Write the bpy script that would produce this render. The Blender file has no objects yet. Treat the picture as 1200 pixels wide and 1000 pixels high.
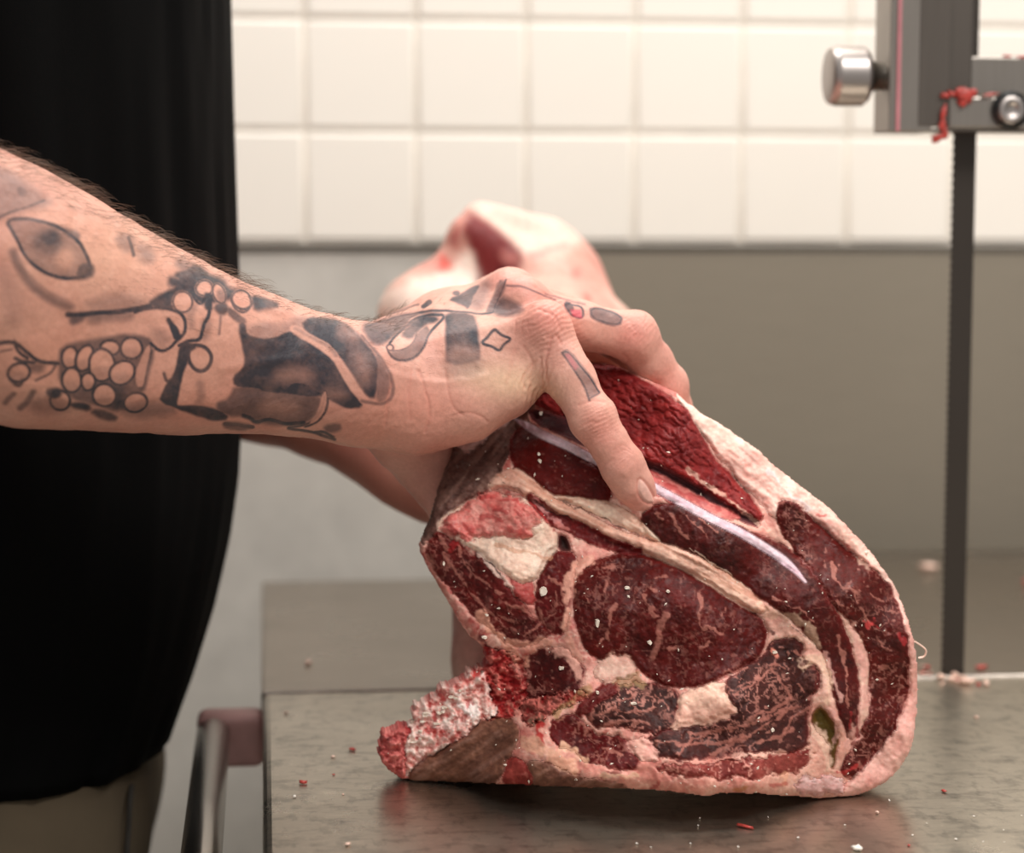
import bpy, bmesh, math, random
import numpy as np
from mathutils import Matrix, Vector

# ---------------------------------------------------------------- camera
FPX = 2500.0                       # focal length in pixels of the 1200 x 1000 frame
TZ = 0.90                          # height of the saw table
CAM = np.array([0.0, 0.0, TZ + 0.29])
_y = np.array([(309 - 600) / FPX, (500 - 260) / FPX, -1.0]); _y /= np.linalg.norm(_y)
_u = np.array([-0.008, 1.0, 0.0])
_z = _u - _u.dot(_y) * _y; _z /= np.linalg.norm(_z)
_x = np.cross(_y, _z)
RC = np.array([_x, _y, _z])        # camera axes -> world axes
sc = bpy.context.scene
COL = sc.collection
camd = bpy.data.cameras.new('camera'); cam = bpy.data.objects.new('camera', camd); COL.objects.link(cam)
camd.sensor_fit = 'HORIZONTAL'; camd.sensor_width = 36.0; camd.lens = FPX / 1200 * 36.0
camd.clip_start = 0.05; camd.clip_end = 50
m4 = Matrix.Identity(4)
for i in range(3):
    for j in range(3): m4[i][j] = RC[i][j]
    m4[i][3] = CAM[i]
cam.matrix_world = m4
camd.dof.use_dof = True; camd.dof.focus_distance = 1.065; camd.dof.aperture_fstop = 5.0
camd.dof.aperture_blades = 9
sc.camera = cam

# ---------------------------------------------------------------- light
sc.view_settings.view_transform = 'Standard'; sc.view_settings.look = 'None'
sc.view_settings.gamma = 1.0; sc.view_settings.use_curve_mapping = False
sc.view_settings.exposure = 0.0
w = bpy.data.worlds.new('world'); sc.world = w; w.use_nodes = True
w.node_tree.nodes['Background'].inputs[0].default_value = (1.0, 0.965, 0.925, 1)
w.node_tree.nodes['Background'].inputs[1].default_value = 0.44
def area(name, loc, target, size, power, col=(1, .965, .92)):
    l = bpy.data.lights.new(name, 'AREA'); l.shape = 'RECTANGLE'; l.size, l.size_y = size; l.energy = power; l.color = col
    o = bpy.data.objects.new(name, l); COL.objects.link(o); o.location = loc
    o.rotation_euler = (Vector(target) - Vector(loc)).to_track_quat('-Z', 'Y').to_euler()
    return o
area('ceiling_light_over_table', (0.35, 1.60, 2.75), (0.35, 1.25, 0.9), (1.6, 0.4), 34)
area('ceiling_light_front', (0.85, 0.0, 2.75), (0.35, 1.5, 1.0), (1.8, 0.5), 43)

# ---------------------------------------------------------------- helpers
def unit(px, py):
    px = np.asarray(px, float); py = np.asarray(py, float)
    c = np.stack([(px - 600) / FPX, (500 - py) / FPX, -np.ones_like(px + py)], -1)
    return c @ RC.T
def U(px, py, Y):
    "point on the pixel's ray at depth Y"
    d = unit(px, py); t = np.asarray(Y, float) / d[..., 1]
    return CAM + d * t[..., None]
def T(px, py, z=TZ):
    "point on the pixel's ray at height z"
    d = unit(px, py); t = (z - CAM[2]) / d[..., 2]
    return CAM + d * t[..., None]
def proj(P):
    v = (np.asarray(P) - CAM) @ RC
    return 600 + FPX * v[..., 0] / -v[..., 2], 500 - FPX * v[..., 1] / -v[..., 2]
def Zc(ox, oy, s, pts): return [(ox + x / s, oy + y / s) for x, y in pts]

def lin(c):
    c = np.asarray(c, float) / 255.0
    return np.where(c <= 0.04045, c / 12.92, ((c + 0.055) / 1.055) ** 2.4)
_rng = np.random.RandomState(7)
_tab = _rng.rand(4096).astype(np.float32)
def noise(p, f, seed=0):
    "value noise in -1..1, p (..., 2 or 3)"
    p = np.asarray(p, np.float64) * f + seed * 17.31
    i = np.floor(p).astype(np.int64); t = p - i; t = t * t * (3 - 2 * t)
    n = p.shape[-1]; out = np.zeros(p.shape[:-1])
    K = (1619, 31337, 6971)
    for c in range(1 << n):
        h = np.zeros(p.shape[:-1], np.int64) + seed * 1013; wgt = 1.0
        for a in range(n):
            b = (c >> a) & 1
            h = h + (i[..., a] + b) * K[a]
            wgt = wgt * (t[..., a] if b else 1 - t[..., a])
        h = (h ^ (h >> 7)) * 668265263; h = (h ^ (h >> 13)) & 4095
        out += wgt * _tab[h]
    return out * 2 - 1
def fbm(p, f, seed=0, oc=3, g=.5):
    s = 0; a = 1; t = 0
    for k in range(oc): s = s + a * noise(p, f * 2 ** k, seed + k); t += a; a *= g
    return s / t
def inpoly(x, y, poly):
    r = np.zeros(x.shape, bool); n = len(poly)
    for k in range(n):
        x0, y0 = poly[k]; x1, y1 = poly[(k + 1) % n]
        if y0 == y1: continue
        c = ((y0 > y) != (y1 > y)) & (x < (x1 - x0) * (y - y0) / (y1 - y0) + x0)
        r ^= c
    return r
def dline(x, y, pts):
    d = np.full(x.shape, 1e9)
    for (x0, y0), (x1, y1) in zip(pts[:-1], pts[1:]):
        vx, vy = x1 - x0, y1 - y0; L = vx * vx + vy * vy + 1e-9
        t = np.clip(((x - x0) * vx + (y - y0) * vy) / L, 0, 1)
        d = np.minimum(d, np.hypot(x - x0 - t * vx, y - y0 - t * vy))
    return d
def sdpoly(x, y, poly):
    d = dline(x, y, list(poly) + [poly[0]])
    return np.where(inpoly(x, y, poly), -d, d)
def sstep(a, b, x):
    t = np.clip((x - a) / (b - a), 0, 1); return t * t * (3 - 2 * t)
def chaikin(pts, n=2, closed=True):
    p = np.array(pts, float)
    for _ in range(n):
        q = np.roll(p, -1, 0) if closed else p[1:]
        a = p if closed else p[:-1]
        c = np.stack([a * .75 + q * .25, a * .25 + q * .75], 1).reshape(-1, p.shape[1])
        p = c if closed else np.vstack([p[:1], c, p[-1:]])
    return p

def mesh_np(name, V, F, col=None, smooth=True):
    "quads/tris as an index array or a list of faces"
    me = bpy.data.meshes.new(name)
    V = np.asarray(V, np.float32)
    if isinstance(F, np.ndarray):
        nf, k = F.shape
        me.vertices.add(len(V)); me.vertices.foreach_set('co', V.ravel())
        me.loops.add(nf * k); me.loops.foreach_set('vertex_index', F.astype(np.int32).ravel())
        me.polygons.add(nf); me.polygons.foreach_set('loop_start', np.arange(0, nf * k, k, dtype=np.int32))
        me.update(calc_edges=True); me.validate()
    else:
        me.from_pydata([tuple(map(float, v)) for v in V], [], F); me.update()
    if smooth: me.polygons.foreach_set('use_smooth', np.ones(len(me.polygons), bool))
    if col is not None: set_col(me, col)
    return me
def set_col(me, col, name='Col'):
    a = me.color_attributes.new(name, 'FLOAT_COLOR', 'POINT')
    c = np.ones((len(me.vertices), 4), np.float32); c[:, :3] = col
    a.data.foreach_set('color', c.ravel())
def link(name, me, mat=None, parent=None, loc=None):
    o = bpy.data.objects.new(name, me); COL.objects.link(o)
    if mat is not None:
        if len(me.materials) == 0: me.materials.append(mat)
    if parent is not None: o.parent = parent
    if loc is not None: o.location = loc
    return o
def empty(name, loc=(0, 0, 0)):
    o = bpy.data.objects.new(name, None); COL.objects.link(o); o.location = loc; o.empty_display_size = .05; return o
def keep(o, parent):
    "parent while staying in place (parents are moved, never turned)"
    o.parent = parent; o.matrix_parent_inverse = Matrix.Translation(-Vector(parent.location)); return o
def tag(o, label=None, cat=None, group=None, kind=None):
    if label: o['label'] = label
    if cat: o['category'] = cat
    if group: o['group'] = group
    if kind: o['kind'] = kind
    return o
def bm_box(bm, lo, hi, bev=0.0, seg=2):
    r = bmesh.ops.create_cube(bm, size=1)
    vs = r['verts']
    for v in vs:
        v.co = Vector([lo[i] + (v.co[i] + .5) * (hi[i] - lo[i]) for i in range(3)])
    if bev:
        es = list({e for v in vs for e in v.link_edges})
        bmesh.ops.bevel(bm, geom=es, offset=bev, segments=seg, affect='EDGES', profile=.5)
def box_mesh(name, lo, hi, bev=0.0, seg=2, smooth=False):
    bm = bmesh.new(); bm_box(bm, lo, hi, bev, seg); return fin(name, bm, smooth)
def fin(name, bm, smooth=False):
    me = bpy.data.meshes.new(name)
    bmesh.ops.recalc_face_normals(bm, faces=bm.faces); bm.to_mesh(me); bm.free()
    if smooth: me.polygons.foreach_set('use_smooth', np.ones(len(me.polygons), bool))
    return me
def lathe(name, prof, origin, axis, n=32, smooth=True, bump=None):
    "prof: (distance along axis, radius)"
    ax = Vector(axis).normalized(); a = ax.orthogonal().normalized(); b = ax.cross(a)
    V = []; F = []
    for i, (s, r) in enumerate(prof):
        for k in range(n):
            t = 2 * math.pi * k / n; rr = r + (bump(i, k) if bump else 0)
            V.append(Vector(origin) + ax * s + (a * math.cos(t) + b * math.sin(t)) * rr)
    for i in range(len(prof) - 1):
        for k in range(n):
            F.append((i * n + k, i * n + (k + 1) % n, (i + 1) * n + (k + 1) % n, (i + 1) * n + k))
    F.append(tuple(range(n))[::-1]); F.append(tuple((len(prof) - 1) * n + k for k in range(n)))
    me = mesh_np(name, [tuple(v) for v in V], F, smooth=smooth)
    return me
def surf_nets(f, origin, h):
    nx, ny, nz = f.shape; s = f < 0
    c8 = np.zeros((nx - 1, ny - 1, nz - 1), np.uint8)
    for dx in (0, 1):
        for dy in (0, 1):
            for dz in (0, 1): c8 += s[dx:nx - 1 + dx, dy:ny - 1 + dy, dz:nz - 1 + dz]
    act = (c8 > 0) & (c8 < 8); I = np.argwhere(act)
    idx = np.full(act.shape, -1, np.int32); idx[act] = np.arange(len(I))
    acc = np.zeros((len(I), 3)); cnt = np.zeros(len(I))
    for ax in range(3):
        o1, o2 = [a for a in range(3) if a != ax]
        for b in (0, 1):
            for c in (0, 1):
                A = I.copy(); A[:, o1] += b; A[:, o2] += c
                B = A.copy(); B[:, ax] += 1
                fa = f[A[:, 0], A[:, 1], A[:, 2]]; fb = f[B[:, 0], B[:, 1], B[:, 2]]
                m = (fa < 0) != (fb < 0); t = fa / np.where(m, fa - fb, 1)
                q = A.astype(float); q[:, ax] += t
                acc[m] += q[m]; cnt[m] += 1
    V = acc / cnt[:, None] * h + np.asarray(origin)
    Q = []
    for ax in range(3):
        o1, o2 = (ax + 1) % 3, (ax + 2) % 3
        sl = [slice(None)] * 3; sl[ax] = slice(0, -1); a = s[tuple(sl)]
        sl[ax] = slice(1, None); b = s[tuple(sl)]
        E = np.argwhere(a != b)
        E = E[(E[:, o1] > 0) & (E[:, o2] > 0) & (E[:, o1] < f.shape[o1] - 1) & (E[:, o2] < f.shape[o2] - 1)]
        flip = b[E[:, 0], E[:, 1], E[:, 2]]
        qs = []
        for d1, d2 in ((-1, -1), (0, -1), (0, 0), (-1, 0)):
            G = E.copy(); G[:, o1] += d1; G[:, o2] += d2
            qs.append(idx[G[:, 0], G[:, 1], G[:, 2]])
        q = np.stack(qs, 1); q[flip] = q[flip][:, ::-1]
        Q.append(q)
    return V, np.vstack(Q)
class Field:
    def __init__(s, lo, hi, h):
        s.lo = np.array(lo, float); s.h = h
        s.n = np.ceil((np.array(hi) - s.lo) / h).astype(int) + 1
        s.f = np.full(s.n, .08, np.float32)
    def sub(s, lo, hi):
        a = np.clip(np.floor((np.array(lo) - s.lo) / s.h).astype(int), 0, s.n); b = np.clip(np.ceil((np.array(hi) - s.lo) / s.h).astype(int) + 1, 0, s.n)
        if np.any(b <= a): return None, None
        g = [(s.lo[k] + s.h * np.arange(a[k], b[k])).astype(np.float32) for k in range(3)]
        return tuple(slice(a[k], b[k]) for k in range(3)), (g[0][:, None, None], g[1][None, :, None], g[2][None, None, :])
def smin(a, b, k):
    h = np.clip(.5 + .5 * (b - a) / k, 0, 1); return b * (1 - h) + a * h - k * h * (1 - h)
def capd(G, a, b, ra, rb):
    a = np.asarray(a, np.float32); v = np.asarray(b, np.float32) - a; L = float(v @ v) + 1e-12
    X, Y, Z = G[0] - a[0], G[1] - a[1], G[2] - a[2]
    t = np.clip((X * v[0] + Y * v[1] + Z * v[2]) / L, 0, 1)
    return np.sqrt((X - t * v[0]) ** 2 + (Y - t * v[1]) ** 2 + (Z - t * v[2]) ** 2) - (ra + t * (rb - ra))
def elld(G, c, r, ang=0.0):
    X, Y, Z = G[0] - c[0], G[1] - c[1], G[2] - c[2]
    if ang:
        ca, sa = math.cos(ang), math.sin(ang); X, Z = X * ca + Z * sa, -X * sa + Z * ca
    q = np.sqrt((X / r[0]) ** 2 + (Y / r[1]) ** 2 + (Z / r[2]) ** 2)
    return (q - 1) * min(r)
def add_cap(F, a, b, ra, rb, k):
    pad = max(ra, rb) + .03
    sl, G = F.sub(np.minimum(a, b) - pad, np.maximum(a, b) + pad)
    if sl is not None: F.f[sl] = smin(F.f[sl], capd(G, a, b, ra, rb), k)
def add_ell(F, c, r, k, ang=0.0):
    pad = max(r) + .03
    sl, G = F.sub(np.array(c) - pad, np.array(c) + pad)
    if sl is not None: F.f[sl] = smin(F.f[sl], elld(G, c, r, ang), k)

# ---------------------------------------------------------------- materials
def mat(name, col=(200, 200, 200), rough=.5, metal=0.0, spec=.5, attr=None, coat=0.0):
    m = bpy.data.materials.new(name); m.use_nodes = True
    nt = m.node_tree; b = nt.nodes['Principled BSDF']
    b.inputs['Base Color'].default_value = (*lin(col), 1); b.inputs['Roughness'].default_value = rough
    b.inputs['Metallic'].default_value = metal; b.inputs['Specular IOR Level'].default_value = spec
    b.inputs['Coat Weight'].default_value = coat
    return m, nt, b
def N(nt, kind, **kw):
    n = nt.nodes.new(kind)
    for k, v in kw.items():
        if k in n.inputs.keys(): n.inputs[k].default_value = v
        else: setattr(n, k, v)
    return n
def obj_coords(nt, scale=(1, 1, 1)):
    t = N(nt, 'ShaderNodeTexCoord'); mp = N(nt, 'ShaderNodeMapping'); mp.inputs['Scale'].default_value = scale
    nt.links.new(t.outputs['Object'], mp.inputs['Vector']); return mp.outputs[0]
def noise_node(nt, vec, scale, detail=4, rough=.55):
    n = N(nt, 'ShaderNodeTexNoise'); n.inputs['Scale'].default_value = scale; n.inputs['Detail'].default_value = detail
    n.inputs['Roughness'].default_value = rough; nt.links.new(vec, n.inputs['Vector']); return n.outputs['Fac']
def ramp(nt, fac, stops):
    r = N(nt, 'ShaderNodeValToRGB'); e = r.color_ramp.elements
    while len(e) < len(stops): e.new(.5)
    for el, (p, c) in zip(e, stops):
        el.position = p; el.color = (*([c] * 3 if np.isscalar(c) else c), 1)
    nt.links.new(fac, r.inputs[0]); return r.outputs[0]
def mul(nt, a, b, fac=1.0):
    n = N(nt, 'ShaderNodeMix', data_type='RGBA', blend_type='MULTIPLY'); n.inputs[0].default_value = fac
    for s, v in ((n.inputs[6], a), (n.inputs[7], b)):
        if isinstance(v, tuple): s.default_value = v
        else: nt.links.new(v, s)
    return n.outputs[2]
def bump(nt, b, h, strength, dist):
    n = N(nt, 'ShaderNodeBump'); n.inputs['Strength'].default_value = strength; n.inputs['Distance'].default_value = dist
    nt.links.new(h, n.inputs['Height'])
    prev = b.inputs['Normal'].links
    if prev: nt.links.new(prev[0].from_socket, n.inputs['Normal'])
    nt.links.new(n.outputs[0], b.inputs['Normal'])
def varied(name, col, rough, metal=0., spec=.5, nscale=8, lo=.8, hi=1.1, vec=(1, 1, 1), bs=0, bd=.001, bscale=60):
    m, nt, b = mat(name, col, rough, metal, spec)
    v = obj_coords(nt, vec); f = noise_node(nt, v, nscale)
    c = ramp(nt, f, [(.25, lo), (.75, hi)])
    nt.links.new(mul(nt, (*lin(col), 1), c), b.inputs['Base Color'])
    if bs: bump(nt, b, noise_node(nt, v, bscale, 6), bs, bd)
    return m, nt, b

# ================================================================ the setting
M_tile, nt, b = varied('glazed_tile', (243, 236, 226), .28, nscale=3, lo=.97, hi=1.03)
M_grout, nt, b = varied('grout', (236, 228, 216), .85, nscale=30, lo=.85, hi=1.1)
def steel(name, col, rough, ns=3, lo=.8, hi=1.12, metal=.85, brush=(2, 2, 60)):
    m, nt, b = mat(name, col, rough, metal)
    v = obj_coords(nt); f = noise_node(nt, v, ns, 5)
    v2 = obj_coords(nt, brush); g = noise_node(nt, v2, 8, 6, .7)
    c = mul(nt, ramp(nt, f, [(.3, lo), (.7, hi)]), ramp(nt, g, [(.3, .92), (.7, 1.05)]))
    nt.links.new(mul(nt, (*lin(col), 1), c), b.inputs['Base Color'])
    r = ramp(nt, f, [(.3, rough * 1.25), (.7, rough * .85)]); nt.links.new(r, b.inputs['Roughness'])
    return m, nt, b
M_panel, nt, b = steel('brushed_wall_steel', (140, 131, 117), .5, 2.2, .93, 1.06, .35, (2, 2, 50))
M_panel2, nt, b = steel('pale_sheet_steel', (206, 201, 193), .6, 4, .88, 1.1, .3, (4, 4, 4))  # paler tone than the right-hand wall sheet
M_floor, nt, b = varied('resin_floor', (150, 144, 134), .6, nscale=12, lo=.9, hi=1.08)

WY = 1.95                                           # back wall
P = U(500, 287, WY); ZJ = float(P[2])               # joint between tiles and steel
TP = 0.1003
x_j = float(U(616, 160, WY)[0])
wall = tag(link('wall_back', box_mesh('wall_back', (-1.6, WY, 0), (1.8, WY + .12, 2.9)), M_grout), kind='structure')
tb = bmesh.new(); bm_box(tb, (.0016, -.004, .0016), (TP - .0016, .004, TP - .0016), .0032, 3)
tile_me = fin('tile', tb, True)
for p_ in tile_me.polygons:
    if p_.area > .002: p_.use_smooth = False
tile_me.materials.append(M_tile)
rt = random.Random(3)
for i in range(-7, 9):
    for j in range(0, 7):
        o = link('tile', tile_me, None, wall, (x_j + i * TP, WY + .0008 + rt.uniform(-.0003, .0003), ZJ + .002 + j * TP))
xs = float(U(640, 400, WY)[0])
tag(link('wall_panel', box_mesh('wall_panel', (xs, WY - .012, TZ - .02), (1.7, WY - .001, ZJ - .006), .001), M_panel, wall))
tag(link('wall_panel', box_mesh('wall_panel', (-1.5, WY - .010, 0.0), (xs - .002, WY - .001, ZJ - .006), .001), M_panel2, wall))
M_trim, nt, b = varied('dark_joint', (78, 72, 64), .5, .3)
tag(link('joint_strip', box_mesh('joint_strip', (-1.5, WY - .013, ZJ - .006), (1.7, WY - .001, ZJ + .0005), .0008), M_trim, wall))
tag(link('floor', box_mesh('floor', (-2.2, -1.2, -.05), (2.4, WY, 0)), M_floor), kind='structure')

# ================================================================ the saw table
def plate(name, front):
    m, nt, b = mat(name, (150, 143, 131), .3, .97)
    v = obj_coords(nt)
    f = noise_node(nt, v, 9, 6, .6)
    v3 = obj_coords(nt, (6, 70, 1)); g = noise_node(nt, v3, 6, 6, .7)          # brushing along the slide
    c = mul(nt, ramp(nt, f, [(.3, .84), (.7, 1.08)]), ramp(nt, g, [(.35, .97), (.65, 1.03)]))
    base = lin((184, 175, 160)) if front else lin((152, 141, 128))
    col = mul(nt, (*base, 1), c)
    vo = N(nt, 'ShaderNodeTexVoronoi', feature='DISTANCE_TO_EDGE'); vo.inputs['Scale'].default_value = 30
    vm = obj_coords(nt, (1, 2.4, 1)); wn = N(nt, 'ShaderNodeTexNoise'); wn.inputs['Scale'].default_value = 14
    nt.links.new(vm, wn.inputs['Vector'])
    ad = N(nt, 'ShaderNodeVectorMath', operation='MULTIPLY_ADD'); ad.inputs[1].default_value = (.12, .12, .12)
    nt.links.new(wn.outputs['Color'], ad.inputs[0]); nt.links.new(vm, ad.inputs[2]); nt.links.new(ad.outputs[0], vo.inputs['Vector'])
    scr = ramp(nt, vo.outputs['Distance'], [(.0, .88), (.04, 1.0)])
    patch = ramp(nt, noise_node(nt, v, 16, 3), [(.45, 0.0), (.6, 1.0)])
    mx = N(nt, 'ShaderNodeMix', data_type='RGBA'); nt.links.new(patch, mx.inputs[0]); mx.inputs[6].default_value = (1, 1, 1, 1); nt.links.new(scr, mx.inputs[7])
    col = mul(nt, col, mx.outputs[2])
    if front:
        for sc3, rz, st in (((45, 120, 1), .6, 6), ((130, 60, 1), .35, 5), ((55, 60, 1), -.5, 9)):
            tc = N(nt, 'ShaderNodeTexCoord'); mp = N(nt, 'ShaderNodeMapping'); mp.inputs['Scale'].default_value = sc3; mp.inputs['Rotation'].default_value = (0, 0, rz)
            nt.links.new(tc.outputs['Object'], mp.inputs['Vector']); q = noise_node(nt, mp.outputs[0], 1.0, st, .62)
            col = mul(nt, col, ramp(nt, q, [(.36, .74), (.46, 1.0), (.60, 1.0), (.70, 1.14)])); bump(nt, b, q, .07, .001)
    nt.links.new(col, b.inputs['Base Color'])
    r = ramp(nt, f, [(.3, .35), (.7, .25)]) if front else ramp(nt, f, [(.3, .32), (.7, .26)])
    nt.links.new(r, b.inputs['Roughness'])
    if not front: bump(nt, b, g, .03, .0006)
    bump(nt, b, f, .12, .002)
    return m
M_front = plate('scratched_slide_plate', True); M_back = plate('saw_table_plate', False)
M_dark, nt, b = varied('dark_edge_metal', (52, 49, 46), .35, .8)
M_chrome, nt, b = varied('polished_tube', (190, 184, 176), .24, 1.0, nscale=14, lo=.9, hi=1.03)
P0 = T(307, 818); P1 = T(1120, 789)
YS = float(.5 * (P0[1] + P1[1]))                    # saw slot
XL = float(T(306, 818)[0])
YB = float(T(420, 680)[1]); YB2 = float(T(1120, 655)[1])
saw = empty('band_saw', (0.6, YS, 0.0)); tag(saw, 'stainless band saw with a long table, upright blade and blade guide', 'band saw')
keep(link('table_plate', box_mesh('table_plate', (XL, YS + .0015, TZ - .03), (0.30, YB, TZ), .0025), M_back), saw)
keep(link('table_plate', box_mesh('table_plate', (0.30, YS + .0015, TZ - .03), (1.25, min(YB2, WY - .02), TZ - .0002), .0025), M_back), saw)
slide = empty('sliding_table', (.6, 1.0, TZ - .03)); tag(slide, 'scratched steel sliding table in front of the saw slot with side rail', 'table')
keep(link('slide_plate', box_mesh('sliding_table', (XL + .001, .66, TZ - .028), (1.25, YS - .0015, TZ), .0045, 3), M_front), slide)
M_slot, nt, b = varied('slot_residue', (224, 214, 204), .8, nscale=60, lo=.6, hi=1.1)
keep(link('slot_strip', box_mesh('slot_strip', (XL + .002, YS - .0024, TZ - .02), (1.2, YS + .0024, TZ + .0008)), M_slot), saw)
keep(link('saw_base', box_mesh('saw_base', (.12, .80, 0.0), (1.15, YB - .03, TZ - .031), .01), M_panel2), saw)
# side rail with its bracket
RE = U(250, 860, YS - .012)
keep(link('side_rail', lathe('side_rail', [(0, .0085), (.002, .0103), (.5, .0103), (.502, .009)], (RE[0], RE[1], RE[2] - .0), (0, -1, -.0), 40), M_chrome), slide)
M_brk, nt, b = varied('blood_tinted_bracket', (176, 132, 128), .5, .1, nscale=40, lo=.75, hi=1.15)
bm = bmesh.new(); bm_box(bm, (RE[0] - .010, RE[1] - .002, RE[2] - .022), (XL + .002, RE[1] + .024, RE[2] + .0115), .006, 4)
keep(link('rail_bracket', fin('rail_bracket', bm, True), M_brk), slide)

# blade and guide
YBL = float(T(1120, 790)[1])
M_blade, nt, b = varied('saw_blade_steel', (66, 60, 55), .42, .6, nscale=5, lo=.9, hi=1.08)
bl = U(np.array([1106.5, 1134.0]), np.array([790., 790.]), YBL); bt = U(np.array([1111.5, 1139.5]), np.array([150., 150.]), YBL)
x0, x1 = float((bl[0, 0] + bt[0, 0]) / 2), float((bl[1, 0] + bt[1, 0]) / 2)
bm = bmesh.new()
npt = 150; zt = TZ + .75; prof = []
for k in range(npt + 1):
    z = TZ - .03 + (zt - TZ + .03) * k / npt
    prof += [(x0 + .0012, z), (x0, z + (zt - TZ + .03) / npt * .35)]
fr = [bm.verts.new((px_, YBL - .0004, z_)) for px_, z_ in prof]; bk = [bm.verts.new((px_, YBL + .0004, z_)) for px_, z_ in prof]
rf = [bm.verts.new((x1, YBL - .0004, z_)) for px_, z_ in prof]; rb = [bm.verts.new((x1, YBL + .0004, z_)) for px_, z_ in prof]
for k in range(len(prof) - 1):
    bm.faces.new((fr[k], rf[k], rf[k + 1], fr[k + 1])); bm.faces.new((bk[k + 1], rb[k + 1], rb[k], bk[k]))
    bm.faces.new((fr[k + 1], bk[k + 1], bk[k], fr[k])); bm.faces.new((rf[k], rb[k], rb[k + 1], rf[k + 1]))
keep(link('saw_blade', fin('saw_blade', bm), M_blade), saw)

M_gd, nt, b = steel('guide_steel', (150, 143, 136), .36, 6, .85, 1.1, .85, (40, 40, 2))
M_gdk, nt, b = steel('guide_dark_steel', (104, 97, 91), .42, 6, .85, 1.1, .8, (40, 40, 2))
M_pink, nt, b = varied('pink_smear', (196, 128, 134), .4, nscale=50, lo=.8, hi=1.1)
M_shaft, nt, b = varied('knob_shaft', (105, 99, 92), .3, .9)
M_knob, nt, b = varied('knurled_steel', (176, 168, 164), .38, 1.0, nscale=20, lo=.9, hi=1.02)
def gx(px, py=100, Y=None): return float(U(px, py, YBL if Y is None else Y)[0])
def gz(py, px=1090, Y=None): return float(U(px, py, YBL if Y is None else Y)[2])
Yf = YBL - .022                                     # face of the guide post
topz = TZ + .75
def gbox(nm, xa, xb, ya, yb, dy0, dy1, m, bev=.0008, ztop=None):
    zb = gz(yb, (xa + xb) / 2, YBL + dy0); zt_ = ztop if ztop else gz(ya, (xa + xb) / 2, YBL + dy0)
    return keep(link(nm, box_mesh(nm, (gx(xa, yb, YBL + dy0), YBL + dy0, zb), (gx(xb, yb, YBL + dy0), YBL + dy1, zt_), bev), m), saw)
gpost = gbox('guide_post', 1041.5, 1092, 0, 154.5, -.022, .012, M_gd, ztop=topz)
gbox('guide_edge', 1050, 1054.5, 0, 154, -.0232, -.0221, M_pink, .0002, ztop=topz)
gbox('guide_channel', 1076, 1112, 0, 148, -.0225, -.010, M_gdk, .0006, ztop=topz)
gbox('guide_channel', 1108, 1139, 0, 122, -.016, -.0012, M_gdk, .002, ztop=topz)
gbox('guide_arm', 1137, 1260, 67, 112, -.013, .004, M_gd, .001)
gbar = gbox('guide_bar', 1112, 1262, 113.5, 151, -.024, -.0135, M_gd, .0015)
gbox('guide_bar_shadow_plate', 1100, 1262, 150.5, 154, -.023, .004, M_gdk, .0004).name = 'guide_bar_shade_strip'  # dark strip standing in for the shade below the guide bar
bc = U(1184, 129, YBL - .025)
M_black, nt, b = varied('black_recess', (22, 21, 20), .4)
(link('bolt_recess', lathe('bolt_recess', [(0, .0118), (.003, .0118)], (bc[0], YBL - .0262, bc[2]), (0, 1, 0), 32), M_black, gbar))
bo = (link('socket_bolt', lathe('socket_bolt', [(0, .0016), (.0001, .0034), (-.0016, .0040), (-.0016, .0078), (-.0008, .0085), (.003, .0085)], (bc[0], YBL - .0272, bc[2]), (0, 1, 0), 36), M_knob, gbar))
bc2 = U(1243, 129, YBL - .025)
# clamp knob
kc = U(1015, 89.5, YBL - .006); S = YBL / FPX
def kn(i, k): return (.00035 if (i + k) % 2 else -.00035) if 4 <= i <= 30 else 0
kp = [(0, .004), (.0002, .0165), (.0014, .0176), (.004, .0180)]
kp += [(.0042 + .0175 * i / 26, .0182) for i in range(27)]
kp += [(.0222, .0178), (.0246, .0160), (.0268, .0105), (.030, .0088), (.036, .0085), (.0395, .0105), (.0415, .013)]
x_k = gx(970.5, 90, YBL - .006)
nkn = 27 + 4
knob = keep(link('clamp_knob', lathe('clamp_knob', kp[:33], (x_k, YBL - .006, kc[2]), (1, 0, 0), 96, True, kn), M_knob), saw)
(link('knob_shaft', lathe('knob_shaft', kp[31:], (x_k, YBL - .006, kc[2]), (1, 0, 0), 40), M_shaft, knob))
sc_ = U(1038.5, 134, YBL - .006)
(link('grub_screw', lathe('grub_screw', [(0, .0015), (.0006, .0024), (.004, .0024)], (gx(1037, 134, YBL - .006), YBL - .006, sc_[2]), (1, 0, 0), 16), M_black, gpost))

# ================================================================ the beef
def meat_mat(name, rough=.3, sss=.06, fine=1.0, coat=.25, spec=.4):
    m, nt, b = mat(name, (150, 60, 55), rough, 0, spec)
    at = N(nt, 'ShaderNodeAttribute', attribute_name='Col')
    v = obj_coords(nt); f = noise_node(nt, v, 260, 5, .65)
    nt.links.new(mul(nt, at.outputs['Color'], ramp(nt, f, [(.3, .86), (.7, 1.10)])), b.inputs['Base Color'])
    g = noise_node(nt, v, 420, 4, .6)
    r = ramp(nt, noise_node(nt, v, 120, 4), [(.3, rough * .7), (.7, rough * 1.5)]); nt.links.new(r, b.inputs['Roughness'])
    bump(nt, b, g, .16 * fine, .0010); bump(nt, b, noise_node(nt, v, 130, 4), .16 * fine, .003)
    b.inputs['Subsurface Weight'].default_value = sss; b.inputs['Subsurface Radius'].default_value = (.006, .002, .0015); b.inputs['Subsurface Scale'].default_value = 1.0
    b.inputs['Coat Weight'].default_value = coat; b.inputs['Coat Roughness'].default_value = .22
    return m
M_lean = meat_mat('raw_lean_beef', .50, .02, 1.8, .0, .16); M_fat = meat_mat('beef_fat', .5, .10, .9, .0, .28)
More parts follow.
